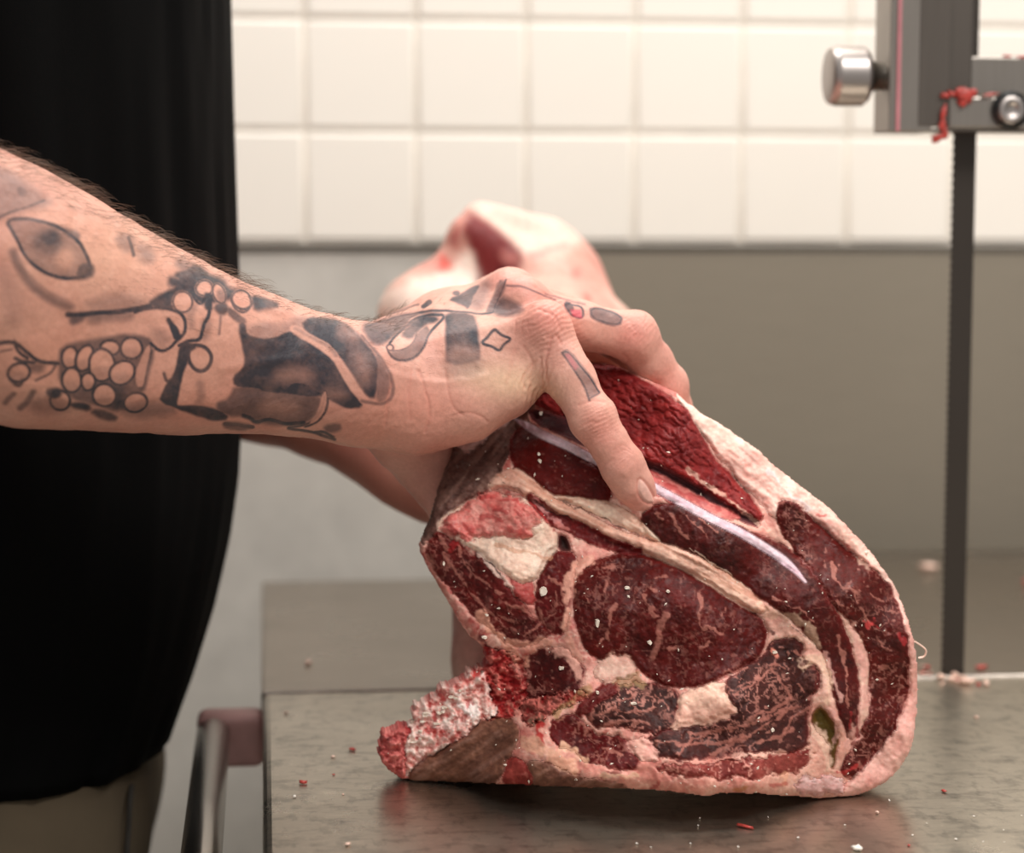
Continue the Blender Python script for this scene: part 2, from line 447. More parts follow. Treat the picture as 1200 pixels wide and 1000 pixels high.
M_bone = meat_mat('sawn_bone', .5, .08, 1.6, .0, .35); M_skinmem = meat_mat('dry_membrane', .55, .03, 1.6, .0, .25)
M_gris = meat_mat('gristle', .7, .06, .3, .0, .05)

OUT = [(445,868),(446,890),(457,905),(474,916),(520,917),(575,919),(605,920),(640,922),(700,924),(770,926),(800,930),(830,934),(850,930),(900,931),(930,934),(966,937),(1000,935),(1030,924),(1053,905),(1069,880),(1075,840),(1076,790),(1073,755),(1062,715),(1043,675),(1020,645),(990,612),(960,585),(930,563),(905,543),(888,526),(860,507),(835,491),(812,478),(798,462),(770,449),(735,432),(700,424),(665,430),(635,446),(605,464),(575,490),(548,505),(532,522),(524,550),(513,580),(508,602),(498,625),(491,645),(499,662),(515,688),(530,716),(547,742),(562,757),(570,770),(562,786),(548,790),(536,798),(524,803),(512,810),(503,818),(486,822),(484,838),(481,848),(466,850),(450,860)]
z1 = lambda p: Zc(640, 620, 3.3333, p)
z2 = lambda p: Zc(480, 480, 3.75, p)
z3 = lambda p: Zc(420, 560, 2.5, p)
z4 = lambda p: Zc(740, 460, 2.0, p)
z5 = lambda p: Zc(430, 700, 4.1667, p)
z6 = lambda p: Zc(860, 720, 4.1667, p)
z7 = lambda p: Zc(780, 440, 3.5714, p)
z8 = lambda p: Zc(490, 540, 6.0, p)
z9 = lambda p: Zc(600, 780, 5.0, p)
zA = lambda p: Zc(560, 640, 6.0, p)
zB = lambda p: Zc(820, 760, 5.5556, p)
RED = (92, 17, 13); DRED = (68, 12, 10); BRN = (84, 48, 44); BRI = (168, 46, 48); FAT = (226, 172, 156); WHT = (240, 220, 204); PNK = (216, 142, 130); MEM = (112, 80, 70); TAN = (222, 178, 150); GRI = (236, 214, 220)
# name, outline, colours, relief (m, + towards the viewer), marbling, edge wobble (px), material, smooth px of the edge
R = [
 ('side_membrane', [(536,516),(575,486),(605,470),(640,452),(612,495),(598,520),(590,555),(575,572),(560,588),(535,600),(506,632),(490,640),(480,600),(505,570)], (132,98,88), (88,56,49), -.004, 0, 4, M_skinmem),
 ('back_fat', [(790,455),(812,476),(835,488),(888,524),(930,560),(990,610),(1045,675),(1078,750),(1080,800),(1074,870),(1035,930),(968,940),(1006,905),(1036,870),(1054,830),(1063,790),(1061,745),(1050,715),(1040,690),(1020,665),(985,640),(962,615),(945,605),(922,593),(912,600),(918,612),(900,600),(893,590),(870,570),(850,545),(835,525),(820,505),(800,485)], (240,206,192), (228,162,148), .002, 0, 2, M_fat),
 ('top_muscle', [(690,428),(720,432),(748,444),(775,462),(805,482),(818,510),(832,535),(850,555),(868,572),(885,595),(892,607),(880,606),(858,594),(832,578),(805,563),(780,550),(755,538),(735,520),(700,500),(672,490),(640,478),(625,470),(650,452),(670,436)], (142,42,40), (98,22,23), .003, 0, 1.2, M_lean),
 ('dark_seam', [(618,478),(645,484),(680,496),(716,510),(745,532),(780,548),(808,563),(834,580),(862,597),(892,612),(886,618),(850,602),(812,582),(780,567),(745,552),(720,540),(690,524),(655,510),(625,494)], (66,42,46), (88,50,52), -.004, 0, 1.0, M_lean),
 ('cap_muscle', z4([(-22,172),(20,168),(60,190),(110,215),(160,245),(230,275),(260,290),(230,300),(170,285),(100,262),(60,240),(10,215),(-20,205)]), (206,120,112), (160,58,58), -.001, .3, 1.5, M_fat),
 ('upper_muscle', z2([(452,150),(470,90),(520,75),(600,120),(700,175),(800,235),(860,290),(890,400),(830,400),(760,390),(690,395),(620,380),(560,320),(510,280),(450,240)]), RED, DRED, .001, .12, 2, M_lean),
 ('long_muscle', z4([(20,292),(60,268),(110,262),(160,285),(230,312),(300,340),(360,365),(405,402),(440,450),(460,490),(490,540),(510,590),(525,650),(530,720),(527,790),(512,815),(497,770),(482,720),(472,680),(460,630),(440,590),(390,540),(340,500),(290,470),(200,420),(100,370),(40,340)]), (80,16,12), (52,14,11), .0008, .10, 1.5, M_lean),
 ('rim_muscle', z4([(345,270),(370,263),(410,290),(440,330),(500,380),(560,420),(598,460),(620,510),(638,570),(643,640),(638,700),(620,760),(590,810),(560,850),(520,890),(500,893),(512,860),(545,800),(570,750),(565,690),(570,620),(545,560),(505,520),(475,485),(445,430),(400,380),(360,320)]), (88,19,14), (60,19,15), .0008, .30, 2, M_lean),
 ('small_muscle', z6([(300,330),(380,270),(420,310),(400,370),(350,400),(300,410)]), BRN, (72,40,38), 0, .3, 1.5, M_lean),
 ('ribeye_muscle', z1([(120,200),(170,150),(240,112),(330,98),(420,122),(520,158),(620,212),(720,278),(800,328),(852,380),(852,440),(822,500),(740,545),(640,592),(560,612),(480,607),(420,585),(370,540),(345,508),(300,490),(250,486),(200,505),(150,445),(122,360),(112,280)]), (90,16,12), (60,11,9), .0016, .17, 1.2, M_lean),
 ('inner_muscle', z1([(180,700),(215,650),(290,620),(370,605),(450,618),(515,655),(500,700),(502,745),(470,785),(400,795),(330,770),(250,768),(190,765),(160,735)]), (70,33,29), (44,22,20), 0, .55, 2.5, M_lean),
 ('inner_muscle', z1([(130,690),(190,640),(240,600),(272,605),(262,640),(200,670),(165,715),(125,725)]), (98,20,20), (80,20,20), 0, .1, 1.5, M_lean),
 ('outer_muscle', z1([(697,630),(720,585),(800,530),(850,505),(880,450),(960,430),(1000,470),(980,520),(1052,548),(1058,610),(1030,665),(1010,720),(1015,800),(1010,850),(960,870),(860,862),(760,868),(640,885),(520,895),(440,880),(398,830),(440,800),(540,775),(640,758),(748,715),(725,680)]), (74,34,30), (46,22,20), 0, .42, 2.5, M_lean),
 ('bottom_muscle', z1([(440,940),(500,925),(600,925),(700,918),(850,905),(980,880),(1030,885),(1020,930),(900,955),(700,962),(500,965)]), (92,22,20), (146,68,60), 0, .75, 4.5, M_lean),
 ('lower_muscle', z9([(225,355),(260,325),(340,292),(390,310),(420,360),(470,400),(520,430),(600,420),(680,455),(690,510),(730,570),(700,605),(600,590),(520,570),(450,560),(400,510),(330,475),(280,465),(245,420)]), (94,14,15), (64,16,16), 0, .3, 2, M_lean),
 ('middle_muscle', zA([(490,70),(560,50),(690,70),(680,130),(660,230),(640,330),(630,420),(615,520),(600,600),(520,590),(450,530),(420,440),(430,380),(440,240),(470,160)]), (98,21,21), (70,15,15), .0006, .25, 2, M_lean),
 ('bone_marrow_edge', zA([(220,180),(330,220),(380,250),(420,420),(300,390),(250,310)]), (168,52,50), (200,110,104), 0, .2, 2, M_bone),
 ('side_muscle', [(506,630),(520,622),(535,640),(553,655),(563,648),(575,665),(588,685),(602,700),(618,718),(637,735),(646,742),(625,752),(605,757),(585,745),(570,730),(552,716),(535,694),(516,672),(500,652)], (100,25,22), (68,20,18), .0004, .22, 2, M_lean),
 ('wedge_muscle', z3([(490,530),(540,505),(600,505),(640,540),(662,580),(650,610),(600,650),(545,668),(500,690),(470,660),(500,610),(490,560)]), (80,16,15), (54,14,13), .0004, .25, 2.5, M_lean),
 ('ragged_muscle', [(561,757),(572,760),(590,765),(612,775),(616,800),(612,826),(590,845),(572,842),(566,815),(556,797),(570,780)], (160,34,34), (92,18,18), .001, .42, 4, M_lean),
 ('ragged_muscle', [(612,822),(640,818),(672,812),(690,812),(668,824),(645,834),(628,845),(616,848)], (128,62,52), (100,44,40), 0, .5, 3, M_lean),
 ('vertebra', z8([(120,470),(190,380),(280,330),(400,250),(520,230),(680,250),(820,290),(900,400),(985,520),(985,620),(900,690),(860,800),(800,850),(720,860),(620,790),(520,730),(440,660),(350,600),(240,540)]), (246,218,198), (238,196,174), .0022, 0, 1.5, M_bone),
 ('vertebra_marrow', z8([(150,440),(280,340),(400,250),(520,225),(700,260),(800,330),(880,400),(800,470),(820,530),(700,545),(560,520),(420,545),(330,560),(250,520),(180,520)]), (228,158,146), (206,96,90), .0016, 0, 3, M_bone),
 ('bone_gap', z8([(985,540),(1000,520),(1050,550),(1075,620),(1060,640),(985,630)]), (44,30,28), (60,40,36), -.004, 0, .6, M_lean),
 ('sinew_band', z2([(395,285),(450,262),(515,290),(560,340),(640,392),(740,440),(860,512),(1000,568),(1100,592),(1200,622),(1290,668),(1390,730),(1480,790),(1545,850),(1560,890),(1500,880),(1420,830),(1300,755),(1200,692),(1100,655),(1030,622),(950,602),(860,562),(740,482),(640,450),(540,390),(430,335),(340,350)]), (236,194,172), (220,164,144), .0024, 0, 1.0, M_fat),
 ('strip_muscle', z2([(520,372),(560,400),(640,458),(700,485),(740,498),(860,562),(960,604),(1030,625),(960,628),(880,612),(820,590),(740,556),(690,528),(640,505),(590,470),(545,420)]), (112,24,24), (78,16,17), -.001, .15, 1.5, M_lean),
 ('shoulder_fat', [(536,518),(560,498),(588,484),(606,474),(594,498),(568,514),(548,534)], (216,176,166), (188,140,130), .001, 0, 3, M_fat),
 ('white_tendon', z2([(620,378),(700,385),(800,400),(890,410),(950,440),(1010,490),(1080,560),(1105,585),(1000,545),(860,480),(740,425),(660,392)]), (240,212,190), (232,190,168), .0006, 0, .8, M_fat),
 ('fat_kernel', z1([(180,575),(200,520),(250,492),(310,490),(350,530),(345,565),(300,590),(230,600)]), (232,192,174), (216,160,144), .0012, 0, 3, M_fat),
 ('fat_kernel', z1([(478,785),(505,745),(520,700),(515,660),(580,620),(690,592),(700,640),(715,680),(748,712),(690,740),(620,760),(540,772)]), (236,194,172), (220,164,146), .001, 0, 2.5, M_fat),
 ('fat_kernel', z1([(320,850),(360,815),(410,830),(440,870),(440,905),(380,905),(340,885)]), (222,168,152), (206,140,130), .0008, 0, 4, M_fat),
 ('cartilage', z6([(310,830),(370,795),(450,785),(520,810),(545,850),(500,870),(400,880),(330,880)]), (220,184,180), (204,146,140), .0016, 0, 5, M_gris),
 ('olive_hole', z6([(370,505),(415,448),(440,466),(500,548),(517,600),(496,660),(492,748),(468,748),(476,650),(440,602),(412,575)]), (86,68,24), (74,58,20), -.003, 0, 1.0, M_lean),  # dark olive patch, sunk below the cut face
 ('rib_cut', z5([(60,690),(100,620),(200,610),(225,500),(300,480),(370,410),(470,380),(560,350),(600,420),(590,500),(640,560),(560,600),(520,650),(400,715),(220,830),(180,915),(100,880),(60,800)]), (242,214,202), (226,142,132), .001, 0, 3, M_bone),
 ('rib_tip', z5([(50,690),(100,620),(180,610),(220,650),(190,720),(170,800),(190,860),(150,900),(90,880),(50,800)]), (154,34,38), (206,108,102), .001, 0, 4, M_bone),
 ('rib_membrane', z5([(185,912),(215,835),(400,720),(520,655),(565,602),(700,588),(742,640),(740,700),(690,800),(640,905),(560,925),(300,925)]), (140,92,72), (102,62,48), .0015, 0, 2, M_skinmem),
 ('rib_membrane', z5([(770,800),(850,800),(960,840),(1060,885),(1160,895),(1260,925),(1300,955),(800,955)]), (132,86,68), (104,62,50), .0005, 0, 2.5, M_skinmem),
 ('rib_muscle', z5([(690,800),(740,790),(775,830),(810,935),(760,930),(670,915)]), (158,66,58), (126,44,40), .0006, .2, 2, M_lean),
 ('cartilage_strip', None, (216,194,200), (198,172,180), .0012, 0, .3, M_gris),
]
STRIP = chaikin([(603,491),(612,496),(636,510),(662,521),(690,536),(725,552),(757,566),(790,584),(830,606),(868,624),(900,644),(928,663),(944,682)], 2, False)
def disk(c, n):  # helper used for fleck centres
    return c
G0 = 1.25
gx_ = np.arange(440, 1081, G0); gy_ = np.arange(418, 941, G0)
PX, PY = np.meshgrid(gx_, gy_, indexing='ij')
XY = np.stack([PX, PY], -1)
wx = fbm(XY, 1 / 9., 3, 3); wy = fbm(XY, 1 / 9., 11, 3)
OUTS = chaikin(OUT, 1)
ragz = 1.6 + 5.5 * sstep(590, 545, PX) * sstep(745, 775, PY) * sstep(905, 880, PY)
SD = sdpoly(PX + wx * ragz + noise(XY, 1 / 5., 601) * (ragz - 1.6) * .5, PY + wy * ragz + noise(XY, 1 / 5., 605) * (ragz - 1.6) * .5, OUTS)
ins = SD < 0
# where the cut face stands: on the line where it meets the table, with the upper layers set back
pL = T(478, 917); pR = T(1000, 936)
def yface(px):
    return pL[1] + (pR[1] - pL[1]) * (px - 478) / (1000 - 478)
ctrl = [(700,740,-.022),(800,740,-.024),(850,850,-.042),(700,860,-.042),(600,700,-.006),(520,660,.010),(560,790,.000),(470,890,.000),(480,910,.000),(520,910,-.004),(560,880,-.014),(600,915,-.045),(640,905,-.055),(720,915,-.064),(800,920,-.064),(880,922,-.058),(930,926,-.030),(960,930,-.008),(1000,930,.000),(560,560,.020),(545,520,.045),(600,480,.055),(620,600,.004),(680,560,.010),(660,520,.012),(760,600,.004),(840,640,-.006),(940,720,-.010),(960,830,-.012),(1000,700,.002),(1040,760,.014),(1065,800,.024),(1040,890,.014),(930,600,.018),(800,540,.026),(740,480,.046),(700,440,.062),(660,450,.06),(850,530,.038),(890,560,.034),(860,510,.06),(900,545,.055),(950,590,.045),(1010,640,.034),(1040,690,.034),(770,600,.008),(490,820,.006)]
wsum = 0; D = 0
for cx, cy, cd in ctrl:
    wgt = 1 / ((PX - cx) ** 2 + (PY - cy) ** 2 + 900.) ** 2.0
    wsum = wsum + wgt; D = D + wgt * cd
D = D / wsum
rr = np.clip(1 + SD / 14.0, 0, 1); D += .008 * (1 - np.sqrt(np.clip(1 - rr ** 2, 0, 1)))
COLR = np.zeros(PX.shape + (3,)); LAB = np.full(PX.shape, -1)
# base: fat and connective tissue
n1 = fbm(XY, 1 / 26., 21, 4); n2 = fbm(XY, 1 / 7., 31, 3); n3 = fbm(XY * np.array([1, 2.2]), 1 / 4., 41, 2)
t = np.clip(.5 + .8 * n1 + .35 * n2, 0, 1)[..., None]
COLR[:] = lin((230, 178, 162)) * t + lin((204, 114, 106)) * (1 - t)
stn = np.clip((fbm(XY, 1 / 13., 61, 4, .6) - .12) * 3.2, 0, .75)[..., None] * (.35 + .65 * sstep(720, 560, PX)[..., None])
COLR[:] = COLR * (1 - stn) + lin((164, 56, 52)) * stn
rg = np.clip(1 - np.abs(fbm(XY + np.stack([wx, wy], -1) * 5, 1 / 16., 65, 3)) * 8, 0, 1)[..., None]
COLR[:] = COLR * (1 - .5 * rg) + lin((240, 206, 188)) * .5 * rg
rg = np.clip(1 - np.abs(fbm(XY + np.stack([wy, wx], -1) * 5, 1 / 11., 69, 3)) * 9, 0, 1)[..., None]
COLR[:] = COLR * (1 - .3 * rg) + lin((168, 62, 58)) * .3 * rg
crm = sstep(840, 930, PX)[..., None] * .35; COLR[:] = COLR * (1 - crm) + lin((232, 190, 170)) * crm
low = sstep(800, 900, PY)[..., None] * sstep(640, 560, 1000 - PX)[..., None]
COLR[:] = COLR * (1 - .35 * low) + lin((206, 140, 122)) * .35 * low
rel = n2 * .0003 + n3 * .00012
for k, (nm, poly, ca, cb, rl, marb, wob, mt) in enumerate(R):
    if nm == 'cartilage_strip':
        wd = 3.9 * sstep(600, 625, PX) * sstep(952, 915, PX) + 1.2
        sd = dline(PX, PY, STRIP) - wd
    else:
        p = chaikin(poly, 1)
        bx0, by0 = p.min(0) - 12; bx1, by1 = p.max(0) + 12
        sl = (slice(*np.searchsorted(gx_, [bx0, bx1])), slice(*np.searchsorted(gy_, [by0, by1])))
        sd = np.full(PX.shape, 1e3)
        fz = wob / 1.6
        grow = 6.0 if nm == 'rim_muscle' else 3.2 if mt is M_lean and nm not in ('bone_gap', 'olive_hole', 'dark_seam') else 2.6 if nm == 'sinew_band' else 1.0
        sd[sl] = sdpoly(PX[sl] + wx[sl] * wob * 1.5 + n2[sl] * fz, PY[sl] + wy[sl] * wob * 1.5 + n3[sl] * fz, p) - grow
    m = (sd < 0) & ins
    LAB[m] = k
    s_ = 50 + k * 3
    a = fbm(XY, 1 / 18., s_, 4); b_ = fbm(XY * np.array([1.0, 1.6]), 1 / 3.2, s_ + 1, 2)
    t = np.clip(.5 + .75 * a + .4 * b_, 0, 1)[..., None]
    c = lin(ca) * t + lin(cb) * (1 - t)
    if marb:
        q = fbm(XY + np.stack([wx, wy], -1) * 6, 1 / 9., s_ + 7, 3, .6)
        ridge = 1 - np.abs(q) * 7
        f1 = fbm(XY, 1 / 30., s_ + 9, 2)
        mm = np.clip(ridge * 1.3, 0, 1) * np.clip(.1 + 1.5 * f1 + marb, 0, 1) * marb * 1.3
        fl = np.clip((fbm(XY, 1 / 5.0, s_ + 5, 2) - .47) * 9, 0, 1) * marb * 1.0
        mm = np.clip(np.maximum(mm, fl), 0, .85)[..., None]
        c = c * (1 - mm) + lin((208, 138, 124)) * mm
        rel = np.where(m, rel + mm[..., 0] * .0004, rel)
    edge = np.exp(-np.clip(-sd, 0, 40) / 2.2)[..., None] * (.35 if mt is M_lean else .12)
    c = c * (1 - edge) + lin((150, 42, 42)) * edge
    soft = sstep(1.5, -1.5, sd)[..., None] * ins[..., None]
    COLR = COLR * (1 - soft) + c * soft
    rel = rel + rl * sstep(0, -7, sd) - (.0009 if mt is M_lean else .0006) * np.exp(-(sd / 2.2) ** 2)
def stroke(pts, wd, col, amt=.85, h=.0003, wob=2.2, only=None):
    "a fat seam drawn across the cut"
    global COLR, rel
    p = chaikin(pts, 2, False); lo = p.min(0) - 12; hi = p.max(0) + 12
    sl = (slice(*np.searchsorted(gx_, [lo[0], hi[0]])), slice(*np.searchsorted(gy_, [lo[1], hi[1]])))
    d = dline(PX[sl] + wx[sl] * wob * 1.6 + n2[sl] * 1.2, PY[sl] + wy[sl] * wob * 1.6 + n3[sl] * 1.2, p) + n2[sl] * wd * 1.0 + np.clip(n1[sl], -.3, .5) * wd * .6
    f = sstep(wd, wd * .35, d) * amt * ins[sl]
    COLR[sl] = COLR[sl] * (1 - f[..., None]) + lin(col) * f[..., None]; rel[sl] = rel[sl] + f * h
SF = (178, 112, 99)
for pts, wd in [
 (z1([(270,295),(245,340),(240,420)]), 3.2), (z1([(385,265),(400,300),(430,345)]), 2.8), (z1([(465,335),(440,390),(440,440),(415,510)]), 3.8), (z1([(595,250),(605,300),(592,370),(620,395)]), 2.6),
 (z1([(470,470),(510,460)]), 3.4), (z1([(235,210),(235,240)]), 2.5), (z1([(430,195),(470,185)]), 3), (z1([(380,215),(430,240)]), 2.6), (z1([(230,150),(260,155)]), 2.6), (z1([(600,465),(640,450)]), 2), (z1([(700,310),(690,340)]), 2), (z1([(620,380),(690,410)]), 1.4),(z1([(150,255),(165,285)]), 1.6), (z1([(200,450),(220,430)]), 2.0),
 (z1([(700,650),(760,605),(830,590)]), 1.8), (z1([(740,640),(800,610),(840,600),(860,560)]), 2.2), (z1([(830,610),(855,560),(880,545)]), 2.2), (z1([(880,550),(920,590),(955,665)]), 2.8), (z1([(960,660),(900,700),(830,720),(790,745)]), 2.4),
 (z1([(980,690),(900,740),(820,790),(740,830),(650,880)]), 2.6), (z1([(940,700),(870,730),(800,760),(700,785),(560,800)]), 2.2), (z1([(520,890),(545,830),(640,800)]), 1.8), (z1([(440,830),(560,845),(680,835),(800,800)]), 2.0), (z1([(1020,700),(960,740),(930,800)]), 2.2), (z1([(960,790),(900,820),(830,830),(720,860)]), 2.2), (z1([(700,560),(780,545)]), 1.5), (z1([(930,540),(900,520),(860,545)]), 1.4), (z1([(1000,500),(960,480)]), 2), (z1([(980,600),(1010,640)]), 1.2),
 (z1([(200,730),(260,700),(330,720),(420,700)]), 1.6), (z1([(230,770),(300,745),(400,760)]), 3.0), (z1([(280,690),(340,650)]), 1.4), (z1([(420,650),(470,690)]), 1.3),
 (zA([(510,215),(560,250),(600,320),(610,420)]), 2.4), (zA([(540,330),(560,390),(540,430)]), 1.6), (zA([(430,430),(460,520),(500,590)]), 2.2), (zA([(450,540),(380,590),(310,640)]), 1.6),(zA([(500,500),(570,470)]), 1.4),
 (zA([(150,500),(230,540),(300,520)]), 1.8), (zA([(120,320),(160,340)]), 2), (zA([(200,410),(320,440),(410,500)]), 2.4),
 (z4([(95,285),(110,320),(135,340)]), 2.4), (z4([(130,290),(160,320),(180,340)]), 1.6), (z4([(160,295),(200,330)]), 1.6), (z4([(60,285),(75,300)]), 2), (z4([(330,480),(380,500),(430,540)]), 1.8), (z4([(480,490),(500,500)]), 1.6),(z4([(480,570),(500,640),(505,700)]), 2.4), (z4([(500,640),(508,740)]), 1.6),
 (z4([(470,400),(480,450),(530,470)]), 1.8), (z4([(520,470),(550,530),(570,560)]), 1.8), (z4([(580,580),(600,600)]), 2.2), (z4([(560,470),(590,490)]), 1.6), (z4([(580,640),(610,650)]), 1.6),
 ([(520,650),(540,680),(560,705),(590,735)], 2.2), ([(535,640),(548,668),(575,690)], 1.8), ([(500,652),(520,690),(545,728),(566,756)], 3.2), ([(514,628),(524,645)], 2.0),
 (z9([(480,260),(440,330),(470,360)]), 3.0), (z9([(390,330),(430,350),(430,400)]), 3.0), (z9([(520,480),(600,500),(640,530)]), 2.0), (z9([(480,540),(540,500)]), 1.6)]:
    stroke(pts, wd * 1.05, SF, .62)
for pts, wd, col, amt in [
 ([(676,770),(668,755),(664,730),(665,700),(668,680),(676,664),(690,655)], 6.5, (226,164,144), .8), ([(640,752),(655,760),(672,778),(684,800)], 9, (222,164,148), .8), ([(575,735),(590,752),(612,760),(640,752)], 6, (228,160,138), .75),
 ([(562,720),(580,742),(600,768),(612,778)], 6.5, (226,158,136), .85), (z9([(250,290),(320,230),(400,170),(450,130)]), 6, (172,138,96), .7), (z9([(640,110),(700,80),(740,70),(760,100)]), 8, (160,128,92), .7), (z9([(130,330),(165,310)]), 5.5, (120,96,78), .8), (z9([(160,340),(155,400),(175,455)]), 4.2, (178,40,38), .9),
 (z9([(110,460),(180,500),(260,540),(340,600)]), 10, (224,170,142), .7), (z9([(300,480),(380,510),(430,545)]), 7, (232,180,150), .8), (z9([(520,650),(620,640),(740,650)]), 3, (224,178,150), .7), (z9([(560,620),(640,625)]), 2.5, (128,66,56), .8),
 (z6([(340,250),(400,210),(450,260),(470,330),(460,420)]), 8, (230,188,164), .8), (z6([(440,190),(490,300),(520,420)]), 3.5, (206,150,140), .7), (z6([(330,240),(350,235)]), 3.0, (92,44,42), .8), (z6([(180,80),(190,95)]), 3, (96,40,40), .8),
 (z6([(400,560),(440,640),(470,740)]), 7, (232,192,170), .7), (z6([(575,50),(610,150),(640,300),(640,480),(560,620)]), 8, (228,168,156), .8), (z6([(0,690),(100,690),(250,680)]), 4, (222,166,150), .7), (z6([(490,620),(520,560),(470,470)]), 3, (214,160,150), .7),(z6([(560,560),(575,480)]), 2.2, (140,40,40), .8),(z6([(600,590),(600,500)]), 2.4, (128,36,36), .8),(z6([(510,770),(540,785),(600,740)]), 3, (170,44,44), .75),
 (z6([(230,800),(260,790),(250,830)]), 5, (226,160,130), .6), (z6([(0,855),(60,850)]), 3, (176,112,60), .6), (z6([(190,835),(270,830)]), 3.4, (170,50,44), .6), (z9([(860,690),(820,720)]), 3, (150,40,40), .7),
 (z7([(90,395),(250,510),(390,620),(500,700)]), 3, (224,180,160), .55), (z7([(0,460),(60,490),(140,520),(220,555)]), 4.0, (158,48,48), .75), (z7([(430,400),(520,500),(600,560)]), 3, (222,206,208), .55), (z7([(700,600),(760,690),(850,800)]), 6, (234,190,170), .5), (z7([(640,580),(665,588)]), 1.6, (170,60,55), .8), (z7([(760,715),(765,725)]), 3, (214,110,100), .7),
 (z4([(555,545),(575,548)]), 5.5, (206,72,72), .9), (z4([(330,605),(340,615)]), 4, (228,140,120), .9), (z4([(630,570),(638,585)]), 4, (150,40,42), .8),
 (z8([(540,590),(700,630),(880,680),(930,680)]), 2.6, (206,150,120), .7), (z8([(430,660),(520,740),(600,830),(660,900)]), 4, (236,204,190), .8), (z8([(460,690),(520,740),(575,795)]), 1.0, (60,36,34), .8),
 (z8([(530,345),(600,350),(630,370)]), 2.6, (170,58,58), .75), (z8([(450,390),(540,400),(590,440)]), 3.2, (172,62,60), .75), (z8([(690,350),(720,385)]), 2.8, (180,70,66), .75), (z8([(630,490),(720,490),(800,520)]), 3.6, (196,80,76), .7), (z8([(420,460),(500,510)]), 3, (190,86,80), .6), (z8([(780,290),(880,390),(960,470)]), 4.2, (170,50,50), .8), (z8([(430,260),(560,270),(700,280)]), 3, (176,52,52), .7), (z8([(300,430),(380,500)]), 3.2, (172,56,54), .7), (z8([(220,450),(280,520),(240,620)]), 5, (150,30,32), .7), (z8([(820,290),(900,370),(1010,460)]), 4, (222,150,146), .6),
 (z8([(850,400),(950,440),(1040,480)]), 3, (206,120,110), .6), (z8([(580,130),(610,160)]), 1.0, (70,40,36), .8), (z8([(640,180),(780,260),(900,330),(1100,420)]), 1.0, (120,70,56), .6), (z8([(820,280),(900,350),(1080,410)]), .9, (40,24,24), .8),
 (z2([(630,385),(700,420),(800,455),(900,500),(1000,550)]), .8, (70,40,34), .75), (z2([(1200,640),(1330,720),(1450,800)]), 1.0, (150,104,80), .6), (z2([(1230,610),(1370,700),(1500,800)]), 1.2, (244,212,190), .6), (z1([(940,360),(1000,410),(1060,460)]), 1.4, (70,50,40), .7), (z1([(860,330),(930,330),(1000,370),(1060,440)]), 8, (196,158,134), .6),
 (z5([(530,380),(600,400),(640,440)]), 5, (206,56,54), .85), (z5([(600,300),(650,330),(690,370)]), 4, (196,84,78), .8), (z5([(700,340),(790,380)]), 4, (206,140,128), .7), (z5([(620,440),(700,480),(720,540)]), 5, (128,24,28), .85), (z5([(560,200),(620,270),(600,320)]), 4.5, (96,34,34), .8), (z5([(760,480),(850,540),(940,520)]), 2.2, (196,120,108), .6), (z5([(640,440),(660,480)]), 3.4, (210,116,104), .7), (z5([(690,520),(740,560)]), 4, (206,130,116), .6),
 (z5([(90,690),(130,700)]), 4, (84,16,20), .8), (z5([(190,700),(330,650),(380,640)]), 4.5, (196,58,58), .75), (z5([(310,520),(330,600)]), 3, (188,52,52), .8), (z5([(360,480),(380,500)]), 3, (170,44,44), .8), (z5([(250,780),(330,730),(440,680)]), 3, (224,128,116), .5), (z5([(460,530),(520,560)]), 8, (248,238,232), .8), (z5([(390,620),(460,600)]), 7, (246,224,214), .6)]:
    stroke(pts, wd, col, amt)
for nm_, dxy, ca2 in (('sinew_band', (.86, .50), (196, 134, 110)), ('white_tendon', (.86, .50), (222, 168, 146)), ('cartilage_strip', (.88, .48), (206, 170, 182))):
    i = [q for q, r in enumerate(R) if r[0] == nm_][0]; mk = LAB == i
    st = fbm(np.stack([(PX * dxy[0] + PY * dxy[1]) / 40, (-PX * dxy[1] + PY * dxy[0]) / 4.0], -1), 1.0, 95, 3)
    g2 = (mk * np.clip(st * 1.5 + .1, 0, .6))[..., None]; COLR = COLR * (1 - g2) + lin(ca2) * g2; rel = np.where(mk, rel - np.clip(st, 0, 1) * .0006, rel)
for i, r in enumerate(R):
    if r[0] in ('side_membrane', 'rib_membrane'):
        mk = LAB == i; c1, s1 = (.62, -.78) if r[0] == 'side_membrane' else (.85, -.52)
        st = fbm(np.stack([(PX * c1 + PY * s1) / 34, (-PX * s1 + PY * c1) / 6.0], -1), 1.0, 99, 3)
        g2 = (mk * np.clip(st * .9, 0, .35))[..., None]; COLR = COLR * (1 - g2) + lin((168, 128, 114)) * g2
        g2 = (mk * np.clip(-st * .9, 0, .35))[..., None]; COLR = COLR * (1 - g2) + lin((70, 42, 36)) * g2; rel = np.where(mk, rel + st * .0007, rel)
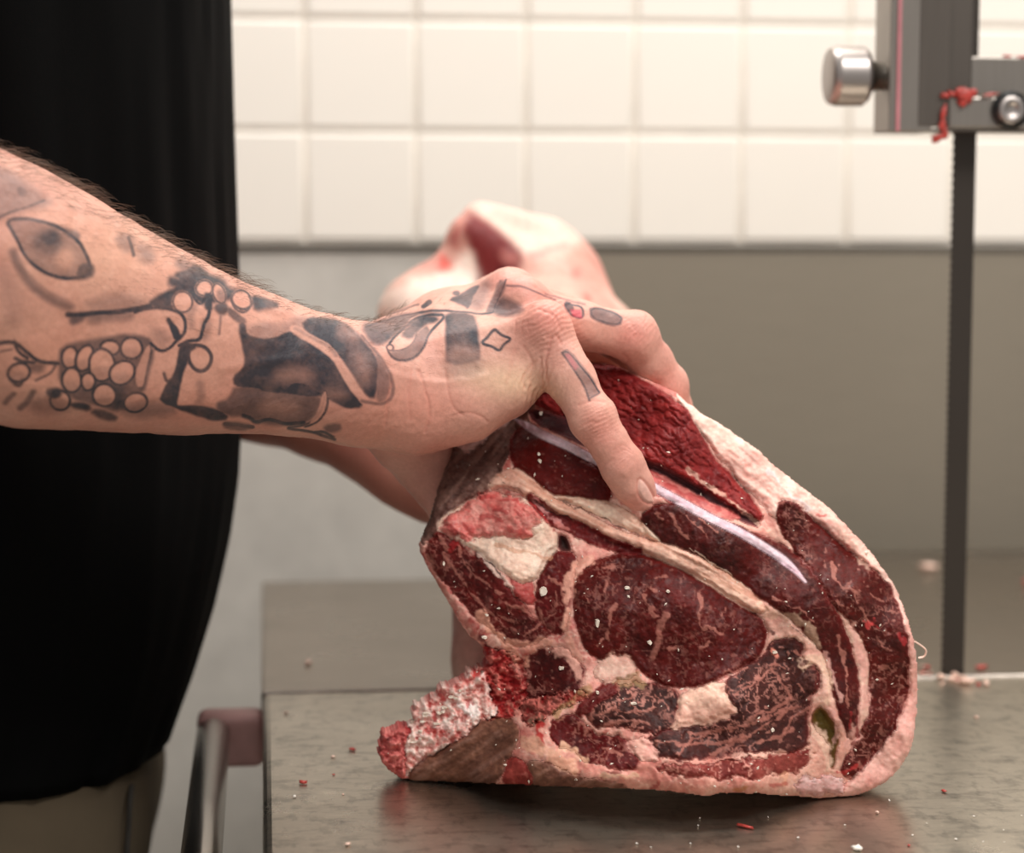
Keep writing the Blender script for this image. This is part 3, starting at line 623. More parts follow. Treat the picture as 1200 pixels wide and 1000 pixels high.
# coarse fibres of the lifted top muscle: lumps along the grain
kq = [i for i, r in enumerate(R) if r[0] == 'top_muscle'][0]
mq = LAB == kq
ca_, sa_ = math.cos(.62), math.sin(.62)
uq = PX * ca_ + PY * sa_; vq = -PX * sa_ + PY * ca_
Q = np.stack([uq / 21 + wx * .5 + .2 * n1, vq / 8.5 + wy * .45], -1)
ci = np.floor(Q + np.array([0, 0])); best = np.full(PX.shape, 9.); sec = best.copy()
for ox in (-1, 0, 1):
    for oy in (-1, 0, 1):
        cc = ci + np.array([ox, oy]); h1 = (np.sin(cc[..., 0] * 127.1 + cc[..., 1] * 311.7) * 43758.5) % 1; h2 = (np.sin(cc[..., 0] * 269.5 + cc[..., 1] * 183.3) * 43758.5) % 1
        dd = np.hypot(Q[..., 0] - cc[..., 0] - h1, Q[..., 1] - cc[..., 1] - h2)
        sec = np.where(dd < best, best, np.minimum(sec, dd)); best = np.minimum(best, dd)
lump = np.clip((sec - best) * 2.2, 0, 1)
rel = np.where(mq, rel + np.sqrt(lump) * .0020, rel)
f = (np.clip(1 - lump * 2.5, 0, 1) * .40 * mq)[..., None]; COLR = COLR * (1 - f) + lin((120, 30, 34)) * f
# folds of the back fat
kb = [i for i, r in enumerate(R) if r[0] == 'back_fat'][0]
mb = LAB == kb
fold = fbm(np.stack([(PX * .75 + PY * .66) / 60, (-PX * .66 + PY * .75) / 13], -1), 1.0, 77, 3)
rel = np.where(mb, rel + fold * .0022 * sstep(1000, 900, PX) + fold * .0007, rel)
ff = (mb * np.clip(fold * 1.2 + .25, 0, 1) * .5)[..., None]; COLR = COLR * (1 - ff) + lin((244, 226, 208)) * ff
# roughly torn spots get extra relief
for nm_, amp in (('ragged_muscle', .0048), ('rib_tip', .0042), ('rib_cut', .0036), ('vertebra_marrow', .0010), ('side_muscle', .0009), ('side_membrane', .0016), ('rib_membrane', .0006)):
    for i, r in enumerate(R):
        if r[0] == nm_:
            mk = LAB == i
            nn = fbm(XY, 1 / 7., 90 + i, 4, .65)
            rel = np.where(mk, rel + nn * amp, rel)
            if nm_ in ('ragged_muscle', 'rib_tip', 'rib_cut'):
                g2 = (mk * np.clip(-nn * 2.2 - .1, 0, .75))[..., None]
                COLR = COLR * (1 - g2) + lin((150, 34, 36) if nm_ != 'rib_cut' else (190, 66, 62)) * g2
                g2 = (mk * np.clip(nn * 1.9, 0, .8))[..., None]
                COLR = COLR * (1 - g2) + lin((246, 222, 212) if nm_ == 'rib_cut' else (222, 128, 120) if nm_ == 'rib_tip' else (206, 108, 98)) * g2
pk = ((LAB == kb) * sstep(560, 760, PY) * .6)[..., None]; COLR = COLR * (1 - pk) + lin((222, 148, 138)) * pk
mot = 1 + .10 * fbm(XY, 1 / 2.6, 401, 2) + .14 * fbm(XY, 1 / 10., 405, 3) + .08 * fbm(XY, 1 / 40., 409, 2)
COLR = COLR * np.stack([mot, mot ** 1.35, mot ** 1.35], -1)
lean_m = np.isin(LAB, [i for i, r in enumerate(R) if r[7] is M_lean])
rel = rel + .0011 * fbm(XY, 1 / 17., 501, 3) + np.where(lean_m, .0006, .0004) * fbm(XY, 1 / 6., 505, 3, .6) + np.where(lean_m, 0, .0012) * np.abs(fbm(XY, 1 / 22., 509, 3))
rel = rel + .0016 * fbm(XY, 1 / 60., 513, 2)
# mesh: one shell per tissue, each with a skirt that goes back into the block
YF = yface(PX) + D - rel
V3 = U(PX, PY, YF); V3[..., 2] = np.maximum(V3[..., 2], TZ + .0006)
cx_ = (PX[:-1, :-1] + PX[1:, 1:]) / 2
q_in = ins[:-1, :-1] & ins[1:, :-1] & ins[1:, 1:] & ins[:-1, 1:]
ql = LAB[:-1, :-1]
ni, nj = PX.shape; ID = np.arange(ni * nj).reshape(ni, nj)
beef = empty('beef_rib_joint', (float(V3[300, 300, 0]), float(pL[1]) + .05, TZ))
tag(beef, 'large raw beef rib joint with marbled cut face on the saw table', 'meat')
Vf = V3.reshape(-1, 3); Cf = COLR.reshape(-1, 3)
def shell(name, m, mt, depth, par=None):
    I, J = np.nonzero(m)
    Fq = np.stack([ID[I, J], ID[I, J + 1], ID[I + 1, J + 1], ID[I + 1, J]], 1)
    e = np.concatenate([Fq[:, [0, 1]], Fq[:, [1, 2]], Fq[:, [2, 3]], Fq[:, [3, 0]]])
    key = np.sort(e, 1); kk = key[:, 0].astype(np.int64) * (ni * nj) + key[:, 1]
    u, inv, cn = np.unique(kk, return_inverse=True, return_counts=True)
    be = e[cn[inv] == 1]
    used = np.unique(Fq); mp = np.full(ni * nj, -1, np.int64); mp[used] = np.arange(len(used))
    bv = np.unique(be); mp2 = np.full(ni * nj, -1, np.int64); mp2[bv] = len(used) + np.arange(len(bv))
    back = Vf[bv] + np.array([0, depth, 0])
    V = np.vstack([Vf[used], back]); C = np.vstack([Cf[used], Cf[bv]])
    Fs = np.stack([mp[be[:, 1]], mp[be[:, 0]], mp2[be[:, 0]], mp2[be[:, 1]]], 1)
    me = mesh_np(name, V, np.vstack([mp[Fq], Fs]).astype(np.int32), C)
    return keep(link(name, me, mt), beef) if par is None else link(name, me, mt, par)
shell('connective_fat', q_in & (ql == -1), M_fat, .012)
made = {}
for k, r in enumerate(R):
    m = q_in & (ql == k)
    if m.sum() > 6: made[r[0]] = shell(r[0], m, r[7], .012, made.get({'vertebra_marrow': 'vertebra', 'rib_tip': 'rib_cut', 'bone_marrow_edge': 'vertebra'}.get(r[0])))
# sides of the block: the outline drawn back, and the long trunk behind it
NB = 300
op = np.array(chaikin(OUT, 2)); seg = np.r_[0, np.cumsum(np.hypot(*np.diff(np.vstack([op, op[:1]]), axis=0).T))]
tt = np.linspace(0, seg[-1], NB, endpoint=False)
oc = np.vstack([op, op[:1]]); ox_ = np.interp(tt, seg, oc[:, 0]); oy_ = np.interp(tt, seg, oc[:, 1])
cxy = np.array([780., 720.]); sh = 1 - 4.5 / np.hypot(ox_ - cxy[0], oy_ - cxy[1])
ox2 = cxy[0] + (ox_ - cxy[0]) * sh; oy2 = cxy[1] + (oy_ - cxy[1]) * sh
ii = np.clip(np.round((ox2 - gx_[0]) / G0).astype(int), 0, ni - 1); jj = np.clip(np.round((oy2 - gy_[0]) / G0).astype(int), 0, nj - 1)
Pb = U(ox2, oy2, yface(ox2) + D[ii, jj] + .004)
rows = [Pb]; yend = float(pL[1]) + .16
xc_, zc_ = float(U(800, 720, 1.08)[0]), TZ + .09
ribw = sstep(600, 540, ox2) * sstep(740, 800, oy2)
for k in range(1, 9):
    s_ = k / 8.
    Y_ = Pb[:, 1] * (1 - s_) + yend * s_
    shr = 1 - .30 * s_ ** 1.6
    X_ = xc_ + (Pb[:, 0] - xc_) * shr; Z_ = zc_ + (Pb[:, 2] - zc_) * (1 - .22 * s_ ** 1.5)
    X_ = X_ + ribw * min(1, s_ * 3.0) * (xc_ - .075 - X_) * .8
    Z_ = np.maximum(Z_, TZ + .001) 
    X_ = X_ + .0016 * np.sin(np.arange(NB) * .35 + k); Z_ = Z_ + .0014 * np.sin(np.arange(NB) * .27 + 2 * k) * (Z_ > TZ + .01)
    rows.append(np.stack([X_, Y_, Z_], 1))
Vs = np.vstack(rows); nr = len(rows)
a = np.arange((nr - 1) * NB).reshape(nr - 1, NB); bq = np.roll(a, -1, 1)
Fs = np.stack([a, a + NB, bq + NB, bq], -1).reshape(-1, 4)
Fl = [tuple(int(i) for i in q) for q in Fs] + [tuple(range((nr - 1) * NB, nr * NB))]
qx, qy = proj(Vs)
nz = fbm(Vs, 60, 5, 3)[:, None] * .5 + .5
cs = lin((232, 196, 178)) * nz + lin((214, 150, 138)) * (1 - nz)
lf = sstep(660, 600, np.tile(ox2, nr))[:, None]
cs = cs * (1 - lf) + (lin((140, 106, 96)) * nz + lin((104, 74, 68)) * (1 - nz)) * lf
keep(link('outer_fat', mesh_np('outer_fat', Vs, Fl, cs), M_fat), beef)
# trunk of the joint reaching away from the viewer, with its raised far end
Fd = Field((.02, 1.10, TZ - .02), (.36, 1.66, TZ + .36), .004)
def pu(px, py, Y): return U(px, py, Y).astype(float)
TR = [((720, 640), 1.16, .085), ((665, 560), 1.30, .078), ((640, 470), 1.44, .075), ((622, 385), 1.52, .056)]
for (q0, y0, r0), (q1, y1, r1) in zip(TR[:-1], TR[1:]):
    add_cap(Fd, pu(*q0, y0), pu(*q1, y1), r0, r1, .03)
add_cap(Fd, pu(660, 640, 1.30), pu(640, 560, 1.48), .060, .06, .03)
add_ell(Fd, pu(648, 345, 1.50), (.038, .05, .048), .022)
add_cap(Fd, pu(563, 257, 1.49), pu(632, 288, 1.50), .013, .020, .012)
add_cap(Fd, pu(553, 280, 1.475), pu(620, 335, 1.48), .017, .03, .010)
add_cap(Fd, pu(540, 335, 1.48), pu(500, 372, 1.47), .020, .026, .02); add_cap(Fd, pu(500, 372, 1.47), pu(570, 470, 1.45), .026, .05, .03)
add_ell(Fd, pu(519, 313, 1.47), (.006, .006, .007), .004)
add_cap(Fd, pu(572, 700, 1.27), pu(580, 790, 1.25), .022, .026, .02)
sl, Gm = Fd.sub((-1, -1, -1), (9, 9, 9))
Xg = np.stack(np.broadcast_arrays(*Gm), -1)
Fd.f += (fbm(Xg, 28, 5, 2) * .004).astype(np.float32)
Fd.f = np.maximum(Fd.f, (TZ + .002) - Gm[2])
Vt, Ft = surf_nets(Fd.f, Fd.lo, Fd.h)
tx, ty = proj(Vt); txy = np.stack([tx, ty], -1)
nz = np.clip(fbm(Vt, 40, 8, 3) * .8 + .5, 0, 1)[:, None]
ct = lin((216, 176, 160)) * nz + lin((200, 136, 124)) * (1 - nz)
wob = fbm(txy, 1 / 14., 3, 2) * 5
def tp(poly, col, soft=6, amt=1.0):
    global ct
    f = (sstep(soft, -soft, sdpoly(tx + wob, ty + wob, chaikin(poly, 1))) * amt)[:, None]; ct = ct * (1 - f) + lin(col) * f
tp([(540,236),(560,224),(600,238),(660,250),(690,285),(640,305),(610,300),(575,262)], (216,188,174))
tp([(548,243),(570,258),(595,278),(614,298),(606,318),(590,330),(585,345),(560,345),(555,305),(545,285)], (118,40,40))
tp([(585,310),(606,312),(600,332),(582,334)], (84,26,28), 3)
tp([(590,295),(606,298),(598,310),(588,308)], (190,120,112), 4, .8)
tp([(543,285),(556,300),(566,335),(540,345),(530,320)], (240,222,208))
tp([(512,300),(526,300),(528,325),(512,328)], (206,84,72), 4)
tp([(528,268),(536,262),(540,282),(528,292)], (170,80,78), 4, .7)
tp([(666,285),(700,300),(720,350),(720,400),(690,380),(670,330)], (226,140,126), 12, .6)
tp([(620,290),(680,285),(650,300),(612,305)], (222,140,130), 5, .7)
tp([(672,316),(682,316),(680,328),(670,326)], (206,104,96), 4, .8); tp([(682,342),(692,344),(690,352),(682,350)], (120,70,62), 3, .8)
tp([(425,350),(470,335),(530,314),(545,345),(520,372),(440,385)], (234,212,198), 8)
tp([(455,520),(600,470),(600,660),(500,700)], (132,100,92), 14, .8)
keep(link('trunk', mesh_np('trunk', Vt, Ft, ct), M_fat), beef)
# sawdust of bone sticking to the cut face
rs = random.Random(11); chips_v = []; chips_f = []
cand = np.argwhere(q_in)
for k in range(230):
    i, j = cand[rs.randrange(len(cand))]
    px_, py_ = gx_[i], gy_[j]
    if LAB[i, j] >= 0 and R[LAB[i, j]][0] in ('back_fat', 'cartilage_strip', 'olive_hole', 'bone_gap'): continue
    if px_ < 640 and rs.random() < .2: continue
    s_ = rs.choice([.0003, .0003, .0004, .0004, .0006, .0007]) * rs.uniform(.7, 1.3); c = V3[i, j] + np.array([0, -s_ * .35, 0])
    n0 = len(chips_v); ang = rs.uniform(0, 3.14)
    for dx, dy, dz in ((-1, 0, 0), (1, 0, 0), (0, -.7, 0), (0, .7, 0), (0, 0, -.8), (0, 0, .8)):
        a_ = ang; X_ = dx * math.cos(a_) * 1.6 - dz * math.sin(a_); Z_ = dx * math.sin(a_) * 1.6 + dz * math.cos(a_)
        chips_v.append(tuple(c + np.array([X_, dy, Z_]) * s_ * rs.uniform(.7, 1.2)))
    for t_ in ((0, 2, 4), (2, 1, 4), (1, 3, 4), (3, 0, 4), (2, 0, 5), (1, 2, 5), (3, 1, 5), (0, 3, 5)): chips_f.append(tuple(n0 + q for q in t_))
M_dust, nt, b = varied('bone_dust', (236, 222, 206), .6, nscale=200, lo=.8, hi=1.05)
tag(keep(link('bone_dust', mesh_np('bone_dust', chips_v, chips_f, smooth=False), M_dust), beef), kind='stuff')
def flake(px, py, w_, h_, seed, col_mat, name='bone_chip', lift=.0008):
    r_ = random.Random(seed); i = int(round((px - gx_[0]) / G0)); j = int(round((py - gy_[0]) / G0)); c = V3[i, j] + np.array([0, -lift, 0])
    S_ = 1.07 / FPX; n = 9; pts = []
    for k in range(n):
        t_ = 2 * math.pi * k / n; q = r_.uniform(.65, 1.15); pts.append((math.cos(t_) * w_ / 2 * q * S_, math.sin(t_) * h_ / 2 * q * S_))
    V = [tuple(c + np.array([x_, -.0006 - r_.random() * .0006, z_])) for x_, z_ in pts] + [tuple(c + np.array([x_ * 1.1, .0016, z_ * 1.1])) for x_, z_ in pts]
    F = [tuple(range(n))[::-1], tuple(range(n, 2 * n))] + [(k, (k + 1) % n, n + (k + 1) % n, n + k) for k in range(n)]
    return keep(link(name, mesh_np(name, V, F, smooth=False), col_mat), beef)
for k, (a_, b_, c_, d_) in enumerate([(636,693,9,12),(700,730,5,9),(634,484,4,6),(632,541,5,5),(631,532,4,4),(735,689,6,3.5),(783,693,4,3),(761,753,6,6),(657,783,7,4),(907,764,7,4),(742,824,7,3),(567,747,7,4),(485,845,10,6),(497,838,8,5),(700,812,4,3),(570,720,4,3),(520,660,3,6),(905,855,4,4),(1015,648,3,4)]):
    flake(a_, min(b_, 933), c_, d_, k, M_dust)
# ragged splinters on the sawn rib
for k in range(12):
    px_ = rs.uniform(482, 556); py_ = 852 - (px_ - 478) * .78 + rs.uniform(-6, 26)
    i = int(np.clip(round((px_ - gx_[0]) / G0), 0, ni - 1)); j = int(np.clip(round((py_ - gy_[0]) / G0), 0, nj - 1))
    if not ins[i, j]: continue
    flake(px_, py_, rs.uniform(3, 11), rs.uniform(1.5, 3.5), 100 + k, M_dust, 'bone_splinter', .001)

# ================================================================ the butcher
YH = 1.07
def H(px, py, d): return U(px, py, YH + d).astype(float)
lo = (-.235, .93, 1.00); hi = (.235, 1.24, 1.26)
FA = Field(lo, hi, .0014)
# forearm (pixel, depth behind the cut face, radius)
ARM = [((-230, 268), -.075, .060), ((-110, 300), -.06, .0605), ((-20, 332), -.045, .0575), ((60, 360), -.030, .0525), ((140, 386), -.018, .0455), ((215, 407), -.008, .0395), ((290, 424), .002, .0335), ((350, 437), .010, .0292), ((405, 447), .018, .0285), ((455, 447), .026, .029)]
AP = [(H(*q, d), r) for q, d, r in ARM]
ELB = (AP[0][0] + np.array([-.10, .03, .05]), .058)
def arm_into(F):
    for (a, ra), (b_, rb) in zip(AP[:-1], AP[1:]): add_cap(F, a, b_, ra, rb, .012)
    add_cap(F, ELB[0], AP[0][0], ELB[1], AP[0][1], .012)
arm_into(FA)
# muscle bellies and the edge of the ulna
add_cap(FA, H(20, 300, -.035), H(170, 360, -.012), .030, .020, .02)
add_cap(FA, H(30, 430, -.06), H(230, 450, -.02), .026, .016, .02)
# palm: metacarpals, heel of the hand, ball of the thumb
MC = {'index': [(452, 412, .060, .0165), (520, 376, .078, .0145), (586, 349, .090, .0125)],
      'middle': [(455, 422, .050, .0175), (525, 383, .060, .015), (598, 348, .068, .0130)],
      'ring': [(455, 438, .038, .0180), (530, 402, .042, .0155), (612, 362, .044, .0128)],
      'little': [(455, 455, .028, .0190), (540, 426, .026, .0175), (634, 388, .020, .0128)]}
def chain(F, pts, k):
    P_ = [(H(x, y, d), r) for x, y, d, r in pts]
    for (a, ra), (b_, rb) in zip(P_[:-1], P_[1:]): add_cap(F, a, b_, ra, rb, k)
for c in MC.values(): chain(FA, c, .012)
chain(FA, [(430, 470, .026, .022), (490, 478, .026, .0215), (545, 468, .024, .0195), (592, 450, .022, .0150), (618, 432, .022, .0125)], .012)
chain(FA, [(470, 470, .045, .022), (520, 440, .050, .022), (580, 410, .055, .018)], .012)
palm = FA.f.copy()
FING = [
 ([(640, 392, .018, .0132), (668, 444, .006, .0123), (695, 491, -.002, .0108), (713, 519, -.004, .0101), (729, 545, -.004, .0100), (742, 567, -.003, .0099), (751, 583, -.001, .0092)], .009),
 ([(616, 363, .044, .0130), (680, 382, .042, .0125), (742, 394, .042, .0122), (764, 424, .048, .0112), (781, 452, .054, .0105), (789, 478, .060, .0100), (794, 498, .064, .009)], .009),
 ([(600, 349, .068, .0130), (668, 376, .070, .0125), (730, 396, .072, .0120), (762, 436, .082, .0105), (776, 470, .090, .0095), (782, 500, .094, .0085)], .009),
 ([(588, 351, .090, .0125), (650, 378, .096, .0120), (704, 402, .100, .0115), (736, 444, .108, .0100), (748, 480, .112, .0092), (752, 508, .114, .0085)], .009),
 ([(455, 480, .066, .0225), (484, 513, .076, .0215), (504, 540, .080, .0185), (518, 568, .078, .0160), (526, 592, .074, .0130)], .006)]
for pts, kb in FING:
    P_ = [(H(x, y, d), r) for x, y, d, r in pts]
    A_ = np.array([p for p, r in P_]); sl, G = FA.sub(A_.min(0) - .04, A_.max(0) + .04)
    fd = None
    for (a, ra), (b_, rb) in zip(P_[:-1], P_[1:]):
        q = capd(G, a, b_, ra, rb); fd = q if fd is None else smin(fd, q, .004)
    for (x, y, d, r), amp in zip(pts[2:-1:2], (.0006, .0004, .0003)):       # knuckle swelling
        c = H(x, y, d); fd = smin(fd, np.sqrt((G[0] - c[0]) ** 2 + (G[1] - c[1]) ** 2 + (G[2] - c[2]) ** 2) - (r + amp), .005)
    FA.f[sl] = np.minimum(FA.f[sl], smin(palm[sl], fd, kb))
# knuckle heads
for (x, y, d, r) in ((640, 378, .012, .0105), (598, 340, .060, .0112), (612, 350, .040, .0110)):
    add_ell(FA, H(x, y, d), (r, r, r), .008)
Va, Fa = surf_nets(FA.f, FA.lo, FA.h)
me0 = mesh_np('arm0', Va, Fa.astype(np.int32))
o0 = link('arm0', me0); md = o0.modifiers.new('s', 'SUBSURF'); md.levels = 1; md.render_levels = 1
sm = o0.modifiers.new('sm', 'SMOOTH'); sm.iterations = 2; sm.factor = .5
dg = bpy.context.evaluated_depsgraph_get(); ev = o0.evaluated_get(dg); me1 = ev.to_mesh()
nv = len(me1.vertices); VA = np.zeros(nv * 3, np.float32); me1.vertices.foreach_get('co', VA); VA = VA.reshape(-1, 3).astype(float)
NA = np.zeros(nv * 3, np.float32); me1.vertices.foreach_get('normal', NA); NA = NA.reshape(-1, 3).astype(float)
FQ = np.zeros(len(me1.loops), np.int32); me1.loops.foreach_get('vertex_index', FQ); FQ = FQ.reshape(-1, 4).copy()
ev.to_mesh_clear(); bpy.data.objects.remove(o0); bpy.data.meshes.remove(me0)
ax, ay = proj(VA)
face = -(NA * (VA - CAM)).sum(1) / np.linalg.norm(VA - CAM, axis=1)          # > 0: turned to the viewer
front = sstep(-.05, .12, face)
# depth gate: marks of the near finger must not print on the fingers behind it
AXY = np.stack([ax, ay], -1)
awx = fbm(AXY, 1 / 12., 201, 2); awy = fbm(AXY, 1 / 12., 207, 2)
sk = np.clip(.5 + .7 * fbm(VA, 70, 210, 3), 0, 1)[:, None]
SKIN = lin((220, 168, 150)) * sk + lin((202, 143, 128)) * (1 - sk)
def tint(cx, cy, rx, ry, col, amt):
    global SKIN
    f = (np.exp(-(((ax - cx) / rx) ** 2 + ((ay - cy) / ry) ** 2)) * amt)[:, None]; SKIN = SKIN * (1 - f) + lin(col) * f
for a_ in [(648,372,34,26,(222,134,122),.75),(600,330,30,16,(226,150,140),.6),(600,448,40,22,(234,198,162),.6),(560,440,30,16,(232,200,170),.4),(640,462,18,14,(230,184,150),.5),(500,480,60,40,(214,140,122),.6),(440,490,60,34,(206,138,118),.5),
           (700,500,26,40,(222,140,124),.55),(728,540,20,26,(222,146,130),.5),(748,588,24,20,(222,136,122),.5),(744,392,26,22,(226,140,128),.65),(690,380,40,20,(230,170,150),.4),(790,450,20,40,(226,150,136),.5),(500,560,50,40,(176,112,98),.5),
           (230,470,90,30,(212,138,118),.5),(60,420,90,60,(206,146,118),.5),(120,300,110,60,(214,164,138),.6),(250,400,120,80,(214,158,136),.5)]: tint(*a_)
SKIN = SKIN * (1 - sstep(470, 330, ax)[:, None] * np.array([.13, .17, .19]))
INK = np.zeros(nv)
VIS = front * (ax < 1000)
def sel(pts, pad):
    p = np.array(pts); lo_ = p.min(0) - pad; hi_ = p.max(0) + pad
    return np.nonzero((ax > lo_[0]) & (ax < hi_[0]) & (ay > lo_[1]) & (ay < hi_[1]) & (front > 0))[0]
def ip(pts, s_, soft=1.2, wob=1.0, mode='max', sm_=0):
    p = chaikin(pts, 1); I = sel(p, soft * 3 + 6)
    gr = 2.1 if mode != 'sub' else 1.0
    f = sstep(soft, -soft, sdpoly(ax[I] + awx[I] * wob, ay[I] + awy[I] * wob, p) - gr) * s_ * front[I]
    if mode == 'max': INK[I] = np.maximum(INK[I], f)
    elif mode == 'add': INK[I] = INK[I] + f * (1 - INK[I])
    else: INK[I] = INK[I] * (1 - f)
def il(pts, wd, s_, soft=.9, wob=.6, closed=False):
    p = chaikin(pts, 2, False) if not closed else np.vstack([chaikin(pts, 2), chaikin(pts, 2)[:1]])
    I = sel(p, wd + 4); d = dline(ax[I] + awx[I] * wob, ay[I] + awy[I] * wob, p)
    wd = wd * 1.25 + .5; f = sstep(wd / 2 + soft, wd / 2 - soft, d) * s_ * front[I]; INK[I] = np.maximum(INK[I], f)
def circ(cx, cy, rx, ry=None, n=14, a=0):
    ry = ry or rx; return [(cx + rx * math.cos(t) * math.cos(a) - ry * math.sin(t) * math.sin(a), cy + rx * math.cos(t) * math.sin(a) + ry * math.sin(t) * math.cos(a)) for t in np.linspace(0, 2 * math.pi, n, endpoint=False)]
tA = lambda p: Zc(0, 150, 2.5, p)
tC = lambda p: Zc(0, 300, 5.0, p)
tD = lambda p: Zc(200, 320, 5.0, p)
tB = lambda p: Zc(400, 280, 2.6667, p)
tE = lambda p: Zc(440, 300, 4.1667, p)
# --- upper forearm: leaf-eye and shading
ip(tA([(-60,110),(20,130),(70,160),(120,200),(150,222),(60,238),(-60,275)]), .42, 8); il(tA([(-40,285),(20,250),(80,232),(130,212)]), 2.6, .7); ip(tA([(50,170),(80,185),(70,205),(55,195)]), .6, 3)
eye = tA([(20,272),(60,264),(130,275),(190,298),(235,340),(260,390),(266,425),(240,438),(180,442),(120,420),(80,385),(55,340),(35,300)])
ip(eye, .34, 2); ip(tA(circ(140, 335, 40, 36)), .45, 7, mode='add'); ip(tA(circ(150, 320, 22, 18)), .5, 4, mode='add'); ip(tA(circ(190, 385, 26, 30)), .85, 7, mode='sub'); ip(tA([(180,292),(230,310),(225,330),(190,315)]), .6, 3); il(eye, 3.2, .88, closed=True); ip(tA([(235,400),(268,400),(272,428),(245,440),(222,436)]), .8, 3)
il(tA([(38,365),(60,420),(100,470),(150,505),(205,525)]), 7, .5, 4); il(tA([(85,440),(140,490),(200,515)]), 5, .35, 3)
il(tA([(0,420),(30,470),(40,560)]), 14, .12, 9)
ip(tA([(340,320),(380,315),(395,345),(375,365),(350,345)]), .35, 5); il(tA([(376,322),(392,372)]), 3.5, .75, 1.5); ip(tA([(400,345),(440,355),(450,385),(420,390)]), .4, 7)
# --- wing line
ip(tC([(480,300),(640,230),(760,240),(880,290),(700,320)]), .28, 9); il(tC([(400,345),(470,350),(560,335),(680,330),(800,312),(880,292)]), 5, .92, 1.6); ip(tC([(420,345),(520,335),(470,385),(420,400)]), .7, 3); ip(tC([(500,350),(640,340),(780,335),(760,370),(620,370),(540,390)]), .45, 6)
ip(tC([(860,280),(960,225),(1040,190),(1060,130),(1020,110),(1100,80),(1150,60),(1230,110),(1230,180),(1150,215),(1110,290),(1020,300),(940,300)]), .85, 3); ip(tC([(1030,20),(1100,50),(1170,100),(1080,110)]), .55, 6)
# --- blossom
ip(tD([(180,0),(300,40),(330,90),(390,110),(330,160),(240,170),(170,170),(120,110),(60,80),(0,70),(0,20),(100,60)]), .85, 4)
ip(tD([(470,140),(560,165),(640,190),(560,205),(500,215),(490,180)]), .85, 3); ip(tD([(240,0),(330,45),(420,90),(500,130),(430,110),(320,75)]), .0)
for c in (circ(72, 168, 58, 62), circ(198, 90, 48, 45), circ(285, 120, 36, 62, a=-.35), circ(415, 165, 55, 66, a=-.4)):
    ip(tD(c), 1.0, 1.5, mode='sub'); il(tD(c), 1.6, .75, closed=True)
ip(tD(circ(300, 140, 16, 34, a=-.3)), .4, 3)
il(tD([(350,110),(360,180),(410,215),(460,205),(490,165)]), 2.2, .75); il(tD([(130,120),(150,165),(185,185),(205,130),(225,125)]), 2.0, .85); ip(tD([(205,120),(240,150),(235,230),(205,200),(215,150)]), .85, 2)
il(tD([(120,310),(110,240),(140,200)]), 5, .25, 4); ip(tD([(260,200),(310,180),(335,215),(310,240),(280,225)]), .75, 2.5); ip(tD([(330,200),(400,250),(440,285),(410,290),(360,255)]), .7, 2)
il(tD([(225,150),(230,240),(195,300),(175,395),(110,395),(50,425)]), 3.2, .92); il(tD([(300,240),(290,300),(285,360)]), 1.6, .5, 1.5); il(tD([(210,300),(195,370)]), 8, .3, 5)
# --- bell flower at the wing's end
il(tC([(790,330),(850,310),(920,300),(1000,310),(1070,340),(1090,400),(1075,465),(1030,500),(1000,540),(940,565),(880,510)]), 2.6, .9); ip(tC([(980,360),(1010,400),(1030,420),(1045,470),(1065,470),(1030,500),(1010,430)]), .95, 1.2); ip(tC([(880,430),(960,440),(1000,500),(940,545)]), .2, 6)
# --- dark ground of the petals
ip(tD([(405,310),(430,290),(440,370),(520,395),(620,385),(690,350),(740,360),(800,410),(880,460),(940,510),(985,580),(1030,660),(1090,740),(1120,780),(1040,790),(960,750),(900,720),(840,715),(760,710),(670,700),(560,680),(450,665),(380,660),(375,610),(430,570),(445,510),(430,430)]), .90, 2)
ip(tD(circ(720, 600, 110, 45)), .55, 12, mode='sub'); ip(tD(circ(960, 720, 70, 30)), .4, 10, mode='sub')
ip(tD([(380,665),(560,685),(760,715),(880,725),(860,800),(800,870),(700,885),(560,880),(480,850),(420,830),(330,830),(260,770),(350,740)]), .66, 3)
ip(tD(circ(640, 790, 110, 45)), .55, 14, mode='sub'); ip(tD([(670,690),(720,650),(790,655),(850,690),(890,715),(780,718)]), .97, 2.5); ip(tD([(520,670),(640,685),(650,700),(540,690)]), .9, 2)
il(tD([(425,835),(470,850),(500,880),(560,855),(620,870),(690,885),(780,875)]), 4.2, .92, 1.6); il(tD([(320,885),(380,890),(480,905)]), 3.5, .8); ip(tD([(310,880),(400,885),(480,905),(420,915),(330,905)]), .6, 2)
ip(tD([(60,785),(160,790),(280,800),(340,855),(250,855),(130,825)]), .88, 2)
il(tD([(900,670),(905,740),(880,810),(830,870),(770,895),(690,905)]), 2.0, .8); il(tD([(910,690),(925,750),(905,820),(860,875),(790,900)]), 1.8, .85); ip(tD([(903,690),(915,740),(890,820),(840,875),(815,875),(870,815)]), .85, 1, mode='sub')
il(tD([(690,910),(780,925),(850,940),(960,975)]), 2.4, .85); il(tD([(850,935),(900,930),(950,960)]), 2.6, .85); ip(tD([(900,905),(985,890),(990,915),(920,930)]), .6, 2.5)
